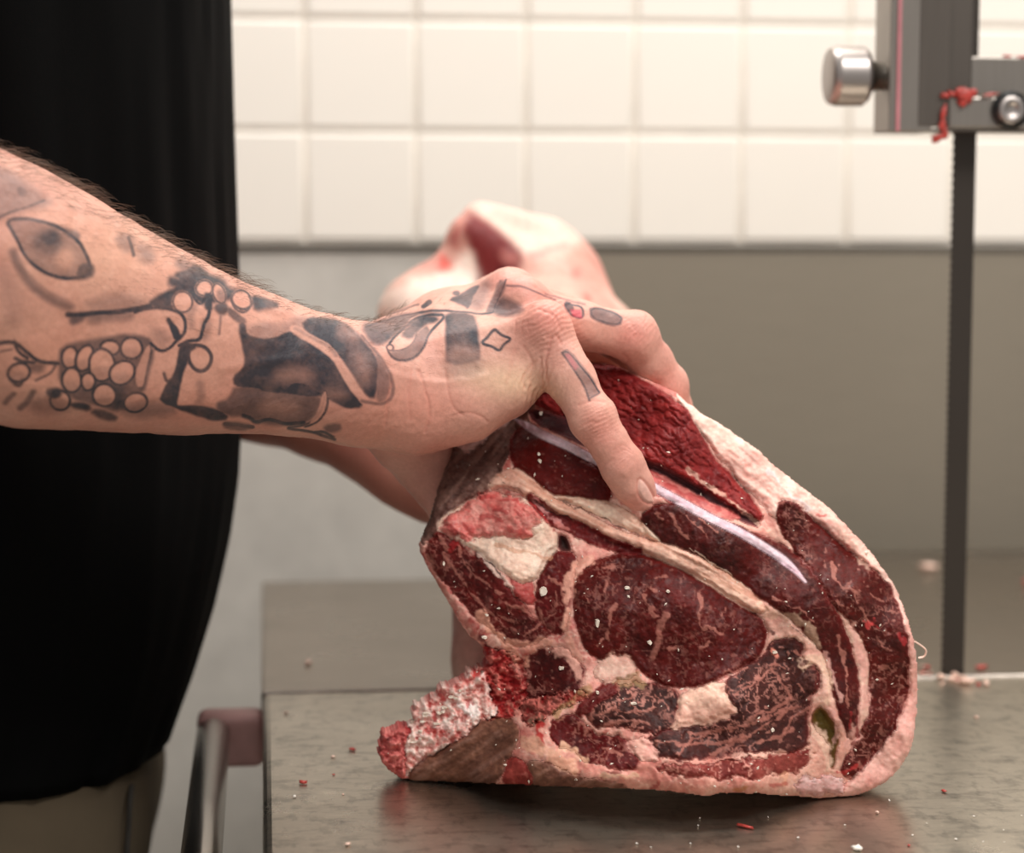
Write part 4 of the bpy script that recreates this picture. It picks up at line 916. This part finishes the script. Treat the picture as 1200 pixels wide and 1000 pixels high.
# petals
il(tD([(120,420),(190,425),(235,470),(238,530),(200,575),(150,575),(110,530),(102,470)]), 3.2, .92, closed=True)
ip(tD([(60,430),(110,415),(150,425),(105,460),(95,520),(70,560),(40,660),(30,770),(0,770),(-20,700),(10,620),(50,530)]), .92, 1.6)
ip(tC([(1060,520),(1115,505),(1100,590),(1065,690),(1040,790),(1025,880),(1050,885),(1190,890),(1300,910),(1200,930),(1080,900),(940,850),(960,800),(1020,700),(1050,620)]), .92, 1.6)
il(tD([(165,760),(180,720),(170,650)]), 6, .25, 4); il(tC([(960,690),(975,740),(1010,720)]), 2.6, .8)
# light stripe, second band
ip(tD([(440,340),(520,300),(680,310),(740,260),(800,270),(780,310),(700,330),(690,350),(610,390),(510,400)]), .30, 5)
ip(tD([(760,310),(815,268),(900,275),(1000,300),(1060,330),(1110,390),(1190,480),(1210,560),(1200,720),(1160,720),(1090,620),(1020,520),(960,440),(880,390)]), .9, 3)
ip(tD(circ(1130, 560, 60, 110, a=-.3)), .45, 14, mode='sub'); ip(tA([(1000,570),(1060,600),(1040,640),(990,610)]), .45, 10, mode='sub')
ip(tD([(700,310),(740,315),(830,370),(940,430),(985,490),(1040,570),(1090,660),(1150,730),(1230,790),(1200,810),(1130,770),(1060,690),(1000,590),(950,500),(890,455),(790,395),(710,345)]), .95, 1.6, mode='sub')
il(tD([(730,325),(840,385),(930,430),(970,480)]), 3, .3, 2)
il(tA([(1058,610),(1110,665),(1150,735),(1153,785),(1125,812),(1060,800)]), 2.6, .5, 1.5); ip(tA([(1095,650),(1140,720),(1135,790),(1105,800),(1110,730)]), .5, 3)
# --- grapes
ip(tC([(350,560),(400,520),(560,500),(640,480),(760,465),(860,480),(890,520),(860,640),(840,780),(790,810),(860,850),(840,900),(720,900),(640,890),(540,860),(420,830),(360,760)]), .62, 3)
ip(tC([(560,770),(700,760),(740,820),(720,900),(600,880)]), .75, 8, mode='add')
ip(tC([(870,540),(900,560),(860,700),(830,800),(800,780),(850,680)]), .7, 3)
GR = [(410,597,40,58,.1),(497,600,42,72,.35),(645,540,50,38,0),(597,640,70,88,0),(770,540,56,56,.2),(717,685,72,58,-.6),(420,728,50,64,0),(517,738,34,44,0),(612,818,60,60,0),(795,860,62,50,-.2),(352,848,50,50,-.6),(112,683,58,46,-.3)]
for cx, cy, rx, ry, an in GR:
    ip(tC(circ(cx, cy, rx, ry, a=an)), 1.0, 1.0, mode='sub'); il(tC(circ(cx, cy, rx + 9, ry + 9, a=an)), 2.3, .9, .9, closed=True)
    ip(tC(circ(cx - rx * .1, cy + ry * .55, rx * .7, ry * .3)), .16, 4, mode='add')
ip(tC([(870,520),(880,560),(850,680),(830,760),(800,765),(800,680),(830,600)]), .9, 1, mode='sub')
il(tC([(-60,530),(0,515),(80,500),(150,560),(230,625),(340,630)]), 3.4, .85); il(tC([(85,500),(100,560),(160,600)]), 2.6, .85); il(tC([(90,600),(130,620),(200,625)]), 3, .8); il(tC([(-30,570),(70,550)]), 1.6, .5)
ip(tC([(180,640),(260,640),(240,680),(180,670)]), .5, 4); il(tC([(60,720),(110,770),(130,730)]), 3, .8); il(tC([(210,730),(300,690),(330,640)]), 2, .6); ip(tC([(270,790),(340,780),(350,810),(310,830)]), .92, 2.5); il(tC([(195,800),(160,860),(120,890)]), 5, .6, 2.5); il(tC([(80,810),(30,860)]), 4, .55, 2)
ip(tC([(410,865),(520,870),(530,905),(450,890)]), .85, 3); ip(tC([(530,905),(640,920),(690,960),(600,950)]), .85, 3); ip(tC([(200,840),(300,830),(420,890),(300,920),(180,900)]), .3, 8); ip(tC([(700,900),(900,860),(1050,900),(900,940),(760,930)]), .45, 7)
# --- back of the hand
ip(tE([(-60,340),(0,330),(100,300),(230,285),(310,285),(230,340),(140,350),(60,400),(20,430),(-30,410)]), .74, 4); il(tE([(-40,345),(60,310),(180,285),(280,272),(420,272),(545,284),(575,275)]), 1.5, .9)
ip(tE([(60,440),(140,350),(190,300),(290,285),(345,292),(290,345),(250,420),(200,490),(140,515),(80,495),(50,465)]), .95, 1.2, mode='sub')
ip(tE([(130,380),(200,310),(290,300),(300,315),(240,330),(200,370),(170,400)]), .82, 3); il(tE([(50,440),(140,350),(200,305),(290,287),(345,292),(300,340),(260,380),(235,450),(195,495),(130,515),(70,490)]), 2.2, .85, closed=True)
ip(tE([(60,480),(130,470),(190,440),(210,380),(260,345),(240,430),(195,495),(130,515)]), .55, 1.5); il(tE([(80,465),(150,455),(190,420),(205,360),(240,335)]), 1.4, .7); ip(tE(circ(70, 448, 16, 14)), 1, 1, mode='sub'); il(tE(circ(70, 448, 18, 16)), 1.3, .8, closed=True)
ip(tE([(345,285),(465,285),(490,330),(500,420),(505,480),(500,510),(350,530),(352,450),(350,350)]), .86, 2.5); ip(tE([(345,450),(510,440),(515,560),(345,570)]), .55, 10, mode='sub'); ip(tE([(350,500),(500,490),(510,570),(360,590)]), .22, 8, mode='add')
il(tE([(575,275),(600,200),(640,120)]), 1.4, .8); ip(tE([(545,280),(580,200),(610,130),(635,135),(600,210),(570,275)]), .6, 2); il(tE([(545,270),(590,190),(612,125)]), 1.2, .6)
ip(tE([(365,215),(420,195),(510,135),(480,190),(455,255),(430,235),(395,230)]), .85, 1.5); ip(tE([(460,240),(510,140),(560,130),(540,200),(500,260)]), .45, 6)
ip(tE([(575,270),(610,200),(660,225),(720,250),(690,285),(620,292)]), .68, 4); il(tE([(640,145),(720,150),(800,180),(880,215)]), 1.4, .55)
il(tE([(235,250),(265,225)]), 4, .8); il(tE([(60,290),(120,270),(180,245),(210,240)]), 1.4, .6); ip(tE([(380,180),(405,180),(400,188)]), .8, 1)
il(tE([(580,357),(610,385),(668,404),(625,430),(605,468),(572,440),(512,426),(550,395)]), 2.2, .92, .8, closed=True)
# finger marks
il(tB([(700,198),(715,205),(755,212),(757,250),(722,242),(706,220)]), 1.6, .85, closed=True); ip(tB([(780,212),(876,238),(870,272),(785,250)]), .62, 1); il(tB([(780,210),(878,236),(872,272),(783,250)]), 1.6, .85, closed=True); ip(tB([(700,198),(720,205),(722,225),(708,222)]), .7, 1)
il(tB([(640,170),(700,190),(760,205)]), 1.2, .4)
ip(tB([(692,355),(708,350),(760,415),(805,480),(778,498),(745,425)]), .42, 1.2); il(tB([(690,356),(706,350),(760,415),(806,480)]), 1.6, .8); il(tB([(692,360),(735,420),(765,470),(776,505)]), 1.6, .75); il(tB([(776,500),(806,482)]), 1.2, .7)
INK *= .94 + .06 * fbm(AXY, 1 / 5., 230, 2)
grain = np.clip(1 + .05 * fbm(AXY, 1 / 3., 233, 2) + .14 * fbm(AXY, 1 / 20., 236, 2), .6, 1.3)
K = np.clip(INK ** .72 * grain * 1.06, 0, .97)[:, None]
inkc = lin((20, 21, 28))
K = K * np.array([1.0, .965, .91])
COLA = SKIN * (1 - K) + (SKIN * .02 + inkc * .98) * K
f = (sstep(2, -1, sdpoly(ax, ay, tB([(718,222),(748,222),(752,248),(724,240)]))) * .75 * front)[:, None]; COLA = COLA * (1 - f) + lin((206, 70, 92)) * f
f = (sstep(2, -1, sdpoly(ax, ay, tB([(700,362),(712,360),(740,400),(730,410)]))) * .45 * front)[:, None]; COLA = COLA * (1 - f) + lin((200, 92, 100)) * f
# nail of the little finger
nail = chaikin(z2([(1010,300),(1040,320),(1068,370),(1083,405),(1072,416),(1040,412),(1010,385),(1003,345)]), 2)
In = np.nonzero((ax > 730) & (ax < 785) & (ay > 545) & (ay < 610) & (VA[:, 1] < YH + .03))[0]
sdn = sdpoly(ax[In], ay[In], nail)
f = (sstep(.8, -.8, sdn) * .8)[:, None]; COLA[In] = COLA[In] * (1 - f) + lin((232, 184, 170)) * f
disp = np.zeros(nv)
disp[In] += -.0007 * np.exp(-(sdn / 1.8) ** 2) + .0002 * sstep(0, -3, sdn)
f = (np.exp(-((sdn - 1) / 1.6) ** 2) * .35)[:, None]; COLA[In] = COLA[In] * (1 - f) + lin((186, 100, 88)) * f
# creases: folds pressed into the skin
def crease(pts, wd, dep, ridge=.08):
    dep *= .42; wd *= .85
    p = chaikin(pts, 2, False); I = sel(p, wd * 4)
    d = dline(ax[I] + awx[I] * 1.2, ay[I] + awy[I] * 1.2, p); disp[I] += (-dep * np.exp(-(d / wd) ** 2) + dep * ridge * np.exp(-((d - wd * 2.4) / (wd * 1.6)) ** 2)) * front[I]
    f = (np.exp(-(d / (wd * .9)) ** 2) * .14 * front[I])[:, None]; COLA[I] = COLA[I] * (1 - f) + lin((196, 106, 92)) * f
for pts, wd, dep in [
 (tE([(215,560),(235,640),(260,720),(265,790),(245,860)]), 1.8, .0011), (tE([(80,620),(60,720),(50,830)]), 2.2, .0009), (tE([(340,560),(350,640),(375,740),(430,780)]), 2.0, .0007), (tE([(375,780),(440,760),(520,780),(545,810)]), 1.6, .0006), (tE([(180,560),(160,680),(170,800)]), 2.4, .0005),
 (tE([(730,640),(722,600),(740,560),(770,520)]), 2.2, .0012), (tE([(850,640),(830,560),(832,480),(860,400)]), 2.0, .0012), (tE([(815,690),(815,600),(805,500)]), 1.6, .0008), (tE([(760,690),(755,600),(770,500),(720,440)]), 2.6, .0007), (tE([(680,460),(660,540),(640,620)]), 3.0, .0005),
 (tE([(835,400),(880,380),(910,420)]), 1.8, .0009), (tE([(690,330),(680,380)]), 1.6, .0004), (tE([(720,320),(715,375)]), 1.6, .0004), (tE([(745,325),(750,370)]), 1.6, .0004),
 (tB([(640,330),(670,300),(690,330)]), 1.6, .0008), (tB([(620,220),(670,240),(690,290)]), 2.2, .0009),
 (tB([(745,590),(770,570),(800,575)]), 1.6, .0007), (tB([(740,520),(790,505),(820,510)]), 1.8, .0006), (tB([(850,660),(880,640),(905,660)]), 1.2, .0004), (tB([(855,675),(885,655),(910,672)]), 1.2, .0004), (tB([(800,730),(830,700),(850,690)]), 1.6, .0006), (tB([(815,640),(840,625),(860,630)]), 1.2, .0004),
 (tB([(930,250),(950,265),(955,290)]), 1.4, .0005), (tB([(905,270),(925,290)]), 1.2, .0004), (tB([(880,400),(900,380),(880,360)]), 1.8, .0007), (tB([(1015,460),(1030,450),(1035,430)]), 1.4, .0005), (tB([(870,235),(905,260)]), 1.2, .0003),
 (tB([(590,140),(640,170),(670,200)]), 2.4, .0004)]: crease(pts, wd, dep)
# fine cross wrinkles over the joints, tendons and veins
for cx, cy, rr_, dx, dy, fr_, amp in ((645, 385, 30, .45, .89, 5.5, .00028), (700, 497, 20, .5, .86, 4.2, .00026), (727, 545, 14, .55, .83, 3.6, .00018), (744, 390, 20, .8, .6, 4.5, .00024), (630, 455, 26, .95, .3, 6, .00035)):
    wv = np.sin(((ax - cx) * dx + (ay - cy) * dy) / fr_ * 6.283 + awx * 3.5 + fbm(AXY, 1 / 25., 270, 2) * 5)
    disp += amp * wv * np.exp(-((ax - cx) ** 2 + (ay - cy) ** 2) / rr_ ** 2) * front
for pts, wd, hgt in ((tE([(120,330),(300,260),(520,190),(640,110)]), 6, .0007), (tE([(200,420),(420,380),(620,340),(760,300)]), 8, .0006), (tB([(150,420),(300,460),(450,430)]), 5, .0005), (tD([(560,200),(760,270),(1000,310)]), 6, .0006), (tD([(300,560),(520,520),(760,500)]), 6, .0005)):
    p = chaikin(pts, 2, False); I = sel(p, wd * 3); disp[I] += hgt * np.exp(-(dline(ax[I], ay[I], p) / wd) ** 2) * front[I]
disp += .00020 * fbm(VA, 320, 240, 2) + .0006 * fbm(VA, 90, 245, 2)
VA2 = VA + NA * disp[:, None]
# skin
M_skin, nt, b = mat('tattooed_skin', (215, 160, 138), .5, 0, .35)
at = N(nt, 'ShaderNodeAttribute', attribute_name='Col'); v = obj_coords(nt)
nt.links.new(mul(nt, at.outputs['Color'], ramp(nt, noise_node(nt, v, 500, 3), [(.3, .92), (.7, 1.06)])), b.inputs['Base Color'])
b.inputs['Subsurface Weight'].default_value = .07; b.inputs['Subsurface Radius'].default_value = (.005, .0022, .0014); b.inputs['Subsurface Scale'].default_value = 1.0
vo = N(nt, 'ShaderNodeTexVoronoi'); vo.inputs['Scale'].default_value = 900; nt.links.new(v, vo.inputs['Vector'])
bump(nt, b, vo.outputs['Distance'], .12, .0005); bump(nt, b, noise_node(nt, v, 300, 4), .12, .0008)
person = empty('person', (-.22, 1.32, 0)); tag(person, 'person in a black shirt gripping the beef with a tattooed hand', 'person')
# the rest of the body at a coarser step: upper arm, trunk, far arm and hand
FB = Field((-.62, .86, .78), (.30, 1.72, 1.64), .006)
FB.f[:] = .08
SHR = np.array([-.22, 1.155, 1.46]); SHL = np.array([-.22, 1.56, 1.46])
add_cap(FB, ELB[0], AP[0][0], ELB[1], AP[0][1], .012); add_cap(FB, AP[0][0], AP[1][0], AP[0][1] * 1.0, AP[1][1], .012)
add_cap(FB, SHR, ELB[0], .062, .056, .02)
for z_, rx, ry in ((.86, .12, .16), (.96, .125, .16), (1.08, .125, .165), (1.20, .12, .175), (1.32, .11, .185), (1.43, .085, .175)):
    add_ell(FB, (-.20, 1.36, z_), (rx, ry, .11), .05)
add_cap(FB, SHR, SHL, .06, .06, .04); add_cap(FB, (-.21, 1.36, 1.48), (-.18, 1.36, 1.60), .06, .055, .03)
LA = [((-.26, 1.58, 1.15), .046)] + [(U(x, y, YH + d), r) for x, y, d, r in ((250, 430, .34, .044), (320, 445, .31, .040), (385, 470, .275, .036), (440, 505, .245, .031), (480, 535, .225, .030), (512, 560, .215, .029))]
add_cap(FB, SHL, LA[0][0], .058, .048, .02)
for (a, ra), (b_, rb) in zip(LA[:-1], LA[1:]): add_cap(FB, np.array(a, float), np.array(b_, float), ra, rb, .012)
for k_, (dx, dz) in enumerate(((0, .030), (.004, .010), (.002, -.010), (-.004, -.028))):
    p0 = U(512, 560, YH + .215) + np.array([.012, .006, dz * .6]); p1 = p0 + np.array([.032 + dx, .022, dz * .35 - .004]); p2 = p1 + np.array([.03, .012, -.012])
    add_cap(FB, p0, p1, .011, .0105, .006); add_cap(FB, p1, p2, .0105, .0085, .006)
p0 = U(500, 552, YH + .21); add_cap(FB, p0, p0 + np.array([.02, -.022, -.02]), .014, .012, .008); add_cap(FB, p0 + np.array([.02, -.022, -.02]), p0 + np.array([.045, -.03, -.034]), .012, .009, .006)
Vb, Fb = surf_nets(FB.f, FB.lo, FB.h)
nzb = np.clip(.5 + .6 * fbm(Vb, 40, 260, 2), 0, 1)[:, None]
COLB = lin((206, 140, 122)) * nzb + lin((188, 116, 102)) * (1 - nzb)
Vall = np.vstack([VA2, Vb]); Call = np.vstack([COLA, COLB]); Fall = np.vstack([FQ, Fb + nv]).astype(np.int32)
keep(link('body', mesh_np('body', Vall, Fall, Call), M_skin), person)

# --- hair along the forearm
M_hair, nt, b = varied('arm_hair', (92, 66, 46), .5, nscale=50, lo=.7, hi=1.3)
rh = np.random.RandomState(5); hv = []; hf = []
okh = np.nonzero((ax > -60) & (ax < 470) & (face < .50) & (face > -.45) & (NA[:, 2] > .35))[0]
okh2 = np.nonzero((ax > 0) & (ax < 560) & (face > .3) & (NA[:, 2] > .1) & (ay < 440))[0]
adir = np.array([1., .05, -.25])
for src, cnt, L0, rad in ((okh, 1100, .0115, .00009), (okh2, 450, .006, .00005)):
    for i in rh.choice(src, cnt):
        p = VA2[i]; n_ = NA[i]; d_ = adir + rh.normal(0, .35, 3); d_ -= n_ * d_.dot(n_); d_ /= np.linalg.norm(d_)
        L = L0 * rh.uniform(.5, 1.25) * (1.0 if ax[i] < 300 else .6); lift = rh.uniform(.25, .6)
        s_ = np.cross(d_, n_); pts = [p - n_ * .0003, p + d_ * L * .35 + n_ * L * lift * .5, p + d_ * L * .72 + n_ * L * lift * .75, p + d_ * L + n_ * L * lift * .7 + s_ * L * rh.uniform(-.2, .2)]
        n0 = len(hv)
        for q, r_ in zip(pts, (rad, rad * .85, rad * .6, rad * .2)):
            hv += [q + s_ * r_, q - s_ * r_ * .5 + n_ * r_ * .87, q - s_ * r_ * .5 - n_ * r_ * .87]
        for a_ in range(3):
            for c_ in range(3): hf.append((n0 + a_ * 3 + c_, n0 + a_ * 3 + (c_ + 1) % 3, n0 + a_ * 3 + 3 + (c_ + 1) % 3, n0 + a_ * 3 + 3 + c_))
tag(keep(link('arm_hair', mesh_np('arm_hair', np.array(hv), np.array(hf, np.int32)), M_hair), person), kind='stuff')

# --- clothes
M_shirt, nt, b = mat('black_cotton', (9, 9, 9), .9, 0, .06)
v = obj_coords(nt); bump(nt, b, noise_node(nt, v, 700, 3), .2, .0006)
YT = 1.34
edge = [(268, -520), (268, -200), (271, 0), (274, 120), (278, 240), (281, 330), (283, 420), (283, 500), (280, 560), (270, 630), (252, 710), (228, 790), (206, 850), (192, 890)]
ER = np.array([U(x, y, YT) for x, y in edge])
zz = np.r_[np.linspace(1.50, .868, 70)]
o_ = np.argsort(ER[:, 2]); Xe = np.interp(zz, ER[o_, 2], ER[o_, 0])
n = 160; th = np.linspace(0, 2 * math.pi, n, endpoint=False); SV = []
for z_, xe in zip(zz, Xe):
    sh_ = sstep(1.50, 1.40, z_)
    xb = -.37 + .03 * sstep(1.0, .9, z_) + .05 * (1 - sh_); rx = (xe - xb) / 2; cx0 = (xe + xb) / 2; ry = .195 * (.86 + .14 * sh_) - .02 * sstep(1.0, .87, z_)
    e_ = .86
    c_, s_ = np.cos(th), np.sin(th)
    x_ = cx0 + rx * np.sign(c_) * np.abs(c_) ** e_; y_ = YT + ry * np.sign(s_) * np.abs(s_) ** e_
    ff = fbm(np.stack([th * 0 + np.cos(th) * 1.4, np.sin(th) * 1.4, np.full(n, z_ * .9)], -1), 4.5, 300, 3)
    am = .010 * sstep(.0, .25, np.abs(s_))
    x_ += c_ * ff * am * .7; y_ += s_ * ff * am * 1.6
    zo = np.full(n, z_) + (1 - sstep(.86, .97, z_)) * (.004 * np.cos(th) + .003 * np.sin(3 * th))
    SV.append(np.stack([x_, y_, zo], 1))
inner = [np.stack([SV[-1][:, 0] * .985 - .003, YT + (SV[-1][:, 1] - YT) * .985, SV[-1][:, 2] + .002], 1), np.stack([SV[-1][:, 0] * .97 - .006, YT + (SV[-1][:, 1] - YT) * .96, SV[-1][:, 2] + .05], 1)]
SV = np.vstack(SV + inner); nr = len(SV) // n
a = np.arange((nr - 1) * n).reshape(nr - 1, n); bq = np.roll(np.arange(nr * n).reshape(nr, n), -1, 1)[:-1]
Fq = np.stack([a, a + n, bq + n, bq], -1).reshape(-1, 4).astype(np.int32)
shirt = keep(link('black_shirt', mesh_np('black_shirt', SV, Fq), M_shirt), person)
slv = lathe('sleeve', [(0, .075), (.06, .076), (.14, .074), (.2, .073), (.201, .069), (.15, .068)], tuple(SHR + np.array([.01, 0, .02])), tuple(ELB[0] - SHR), 40)
link('sleeve', slv, M_shirt, shirt)
(link('sleeve', lathe('sleeve', [(0, .075), (.06, .076), (.14, .07), (.18, .066), (.181, .062), (.13, .06)], tuple(SHL + np.array([.01, 0, .02])), tuple(np.array(LA[0][0]) - SHL), 40), M_shirt, shirt))
M_trs, nt, b = varied('khaki_cotton', (84, 73, 58), .9, 0, .2, nscale=30, lo=.88, hi=1.08)
bump(nt, b, noise_node(nt, obj_coords(nt), 600, 3), .2, .0006)
FT = Field((-.45, 1.10, .04), (.02, 1.60, 1.0), .008)
hx = float(U(208, 900, YT)[0])
add_ell(FT, (hx - .140, YT, .85), (.130, .150, .11), .03)
for sy in (-1, 1):
    add_cap(FT, np.array([hx - .115, YT + sy * .080, .82]), np.array([hx - .14, YT + sy * .09, .46]), .096, .080, .04)
    add_cap(FT, np.array([hx - .14, YT + sy * .09, .46]), np.array([hx - .16, YT + sy * .095, .10]), .080, .066, .03)
sl, Gm = FT.sub((-1, -1, -1), (9, 9, 9)); Xg = np.stack(np.broadcast_arrays(*Gm), -1)
FT.f += (fbm(Xg, 16, 310, 2) * .006).astype(np.float32)
Vq, Fq = surf_nets(FT.f, FT.lo, FT.h)
trs = keep(link('trousers', mesh_np('trousers', Vq, Fq.astype(np.int32)), M_trs), person)
M_seam, nt, b = varied('dark_seam_thread', (38, 34, 28), .9)
tx_, ty_ = proj(Vq); sp = []
for x, y in ((154, 920), (152, 945), (151, 970), (149, 995), (147, 1030)):
    near = np.nonzero(np.hypot(tx_ - x, ty_ - y) < 14)[0]
    if len(near): sp.append(U(x, y, Vq[near, 1].min() - .0005))
if len(sp) > 1:
    sp = chaikin(np.array(sp), 1, False); V = []; F = []
    for q in sp:
        for k in range(6): V.append(q + np.array([math.cos(k * 1.047), math.sin(k * 1.047), 0]) * .0016)
    for q in range(len(sp) - 1):
        for k in range(6): F.append((q * 6 + k, q * 6 + (k + 1) % 6, q * 6 + 6 + (k + 1) % 6, q * 6 + 6 + k))
    link('side_seam', mesh_np('side_seam', V, F), M_seam, trs)
M_shoe, nt, b = varied('black_work_shoe', (30, 29, 28), .4)
for sy in (-1, 1):
    bm = bmesh.new(); bm_box(bm, (hx - .24, YT + sy * .095 - .045, 0.0), (hx + .06, YT + sy * .095 + .045, .085), .03, 4)
    for v_ in bm.verts:
        if v_.co.x > hx - .03: v_.co.z *= .72
    keep(link('work_shoe', fin('work_shoe', bm, True), M_shoe), person)

# ================================================================ scraps on the table and on the guide
M_scr, nt, b = varied('meat_scrap', (176, 62, 54), .4, nscale=150, lo=.6, hi=1.3)
M_scf, nt, b = varied('fat_scrap', (232, 196, 178), .45, nscale=150, lo=.75, hi=1.1)
M_scw, nt, b = varied('bone_crumb', (240, 232, 222), .6, nscale=150, lo=.85, hi=1.05)
def scrap(name, c, size, seed, m, parent=None, flat=.6, n=2):
    r_ = random.Random(seed); bm = bmesh.new(); bmesh.ops.create_icosphere(bm, subdivisions=n, radius=1)
    ph = [r_.uniform(0, 6) for _ in range(6)]
    for v_ in bm.verts:
        q = v_.co.copy(); k = 1 + .28 * math.sin(q.x * 3 + ph[0]) * math.cos(q.y * 4 + ph[1]) + .2 * math.sin(q.z * 5 + q.x * 4 + ph[2]) + r_.uniform(-.12, .12)
        v_.co = Vector((q.x * size[0] * k, q.y * size[1] * k, q.z * size[2] * k))
    rot = Matrix.Rotation(r_.uniform(0, 3.1), 4, 'Z') if parent is None else Matrix.Rotation(r_.uniform(-.5, .5), 4, 'Y')
    bmesh.ops.transform(bm, matrix=rot, verts=bm.verts)
    if parent is None:
        zmin = min(v_.co.z for v_ in bm.verts)
        for v_ in bm.verts: v_.co.z = max(v_.co.z - zmin - .0001, 0)
    me = fin(name, bm, True); o = link(name, me, m)
    o.location = tuple(c)
    if parent is not None: keep(o, parent)
    return o
def on_table(px, py): return T(px, py) + np.array([0, 0, .0002])
mm = .001
for k, (px_, py_, w_, m, nm, lab, cat, g) in enumerate([
 (1088, 668, 7.5, M_scf, 'fat_scrap', 'pale pink fat scrap lying behind the saw blade', 'scrap', None),
 (1205, 686, 5.0, M_scr, 'meat_scrap', 'red meat scrap on the far table right of the blade', 'scrap', None),
 (361, 779, 3.6, M_scf, 'fat_scrap', 'pale fat scrap on the far plate beside the dark shirt', 'scrap', None),
 (413, 880, 2.2, M_scr, 'meat_scrap', 'small red meat crumb beside the sawn rib tip', 'scrap', None),
 (390, 888, 1.6, M_scf, 'fat_scrap', 'tiny pink fat crumb beside the sawn rib tip', 'scrap', None),
 (355, 919, 2.4, M_scr, 'meat_scrap', 'dark red meat crumb with tail on scratched plate', 'scrap', None),
 (345, 935, 1.5, M_scw, 'bone_crumb', 'white bone crumb next to the dark red crumb', 'crumb', None),
 (408, 991, 1.8, M_scf, 'fat_scrap', 'pinkish white crumb at the scratched plate front', 'scrap', None),
 (391, 909, 1.0, M_scr, 'meat_scrap', 'red speck on the scratched plate by the rib tip', 'scrap', None),
 (402, 932, 1.0, M_scf, 'fat_scrap', 'pale speck on the scratched plate below the rib tip', 'scrap', None),
 (335, 837, 1.8, M_scf, 'fat_scrap', 'pale smear of fat just in front of the slot', 'scrap', None),
 (873, 971, 2.6, M_scr, 'meat_scrap', 'thin reddish shred on the dark table before the joint', 'scrap', None),
 (1028, 954, 1.6, M_scf, 'fat_scrap', 'orange pink crumb in front of the fat rim', 'scrap', None),
 (1106, 929, 1.9, M_scr, 'meat_scrap', 'reddish crumb on the plate below the blade', 'scrap', None),
 (1065, 992, 1.1, M_scr, 'meat_scrap', 'red speck near the plate front edge', 'scrap', 'red specks'),
 (1144, 842, 1.7, M_scf, 'fat_scrap', 'pink crumb on the plate right of the blade foot', 'scrap', None),
 (1005, 997, 3.2, M_scw, 'bone_crumb', 'larger white bone flake at the plate front edge', 'crumb', None)]):
    fl = .45 if k != 11 else .3
    sz = (w_ * mm * .9, w_ * mm * .6, w_ * mm * .35) if k != 11 else (5.5 * mm, 1.1 * mm, .7 * mm)
    o = scrap(nm, on_table(px_, py_), sz, 500 + k, m); tag(o, lab, cat, g)
    if k == 11: o.rotation_euler = (0, 0, 0)
rs2 = random.Random(77)
crumb_me = [None] * 3
for k, (px_, py_) in enumerate([(935,983),(818,969),(990,968),(1069,980),(1176,974),(1141,958),(1177,988),(809,990),(746,990),(1197,957),(900,959),(865,994),(1086,966),(1152,988),(820,960),(763,994),(1042,940),(1120,985)]):
    if crumb_me[k % 3] is None:
        o = scrap('bone_crumb', on_table(px_, py_), (.0008, .0006, .0004), 700 + k, M_scw, None, .6, 1); crumb_me[k % 3] = o.data
    else:
        o = link('bone_crumb', crumb_me[k % 3], None, None, tuple(on_table(px_, py_)))
    s_ = rs2.uniform(.6, 1.25); o.scale = (s_, s_, s_); o.rotation_euler = (0, 0, rs2.uniform(0, 6))
    tag(o, 'tiny white bone crumb scattered on the table before the joint', 'crumb', 'bone crumbs before the joint')
# shreds around the foot of the blade
for k in range(26):
    t_ = rs2.gauss(0, 1); px_ = 1112 + t_ * 22 + rs2.uniform(-10, 10); py_ = 797 + rs2.gauss(0, 5.5) - (8 if px_ < 1095 else 0)
    if 1100 < px_ < 1140 and py_ < 795: py_ = 797 + rs2.uniform(0, 8)
    w_ = rs2.uniform(1.2, 3.6) * mm
    o = scrap('meat_shred', on_table(px_, py_), (w_ * rs2.uniform(1, 1.9), w_ * .6, w_ * rs2.uniform(.3, .6)), 800 + k, (M_scf, M_scf, M_scr)[k % 3], None, .5, 1)
    tag(o, 'small red meat shred heaped at the foot of the saw blade' if k % 3 == 2 else 'small pale fat shred heaped at the foot of the saw blade', 'scrap', 'red shreds at the blade foot' if k % 3 == 2 else 'pale shreds at the blade foot')
# shreds caught on the guide (they move with the saw)
for k, (px_, py_, w_, h_, dy) in enumerate([(1131,112,5.5,5.0,-.026),(1124,108,3.0,2.4,-.025),(1140,108,3.0,2.2,-.026),(1108,112,3.0,1.6,-.024),(1116,110,3.4,1.4,-.0245),(1105,134,1.6,6.0,-.024),(1104,147,2.2,4.2,-.024),(1100,161,4.2,2.6,-.022),(1107,155,2.2,4.0,-.022),(1128,120,3.0,3.0,-.0255),(1160,111,6.0,.9,-.025),(1180,66,3.0,1.0,-.012),(1196,67,3.5,1.0,-.012)]):
    c = U(px_, py_, YBL + dy); scrap('caught_shred', c, (w_ * mm, 1.6 * mm, h_ * mm), 900 + k, M_scr, saw, .6, 2)
# loose fibre on the rim of the joint
pt = [U(x, y, 1.06) for x, y in ((1072, 752), (1080, 757), (1086, 762), (1084, 770), (1077, 771))]
cu = chaikin(np.array(pt), 2, False); V = []; F = []
for i, q in enumerate(cu):
    for k in range(5): V.append(q + np.array([math.cos(k * 1.2566), 0, math.sin(k * 1.2566)]) * .0005 + np.array([0, .0004 * math.sin(k * 1.2566), 0]))
for i in range(len(cu) - 1):
    for k in range(5): F.append((i * 5 + k, i * 5 + (k + 1) % 5, i * 5 + 5 + (k + 1) % 5, i * 5 + 5 + k))
keep(link('loose_fibre', mesh_np('loose_fibre', V, F), M_scf), beef)
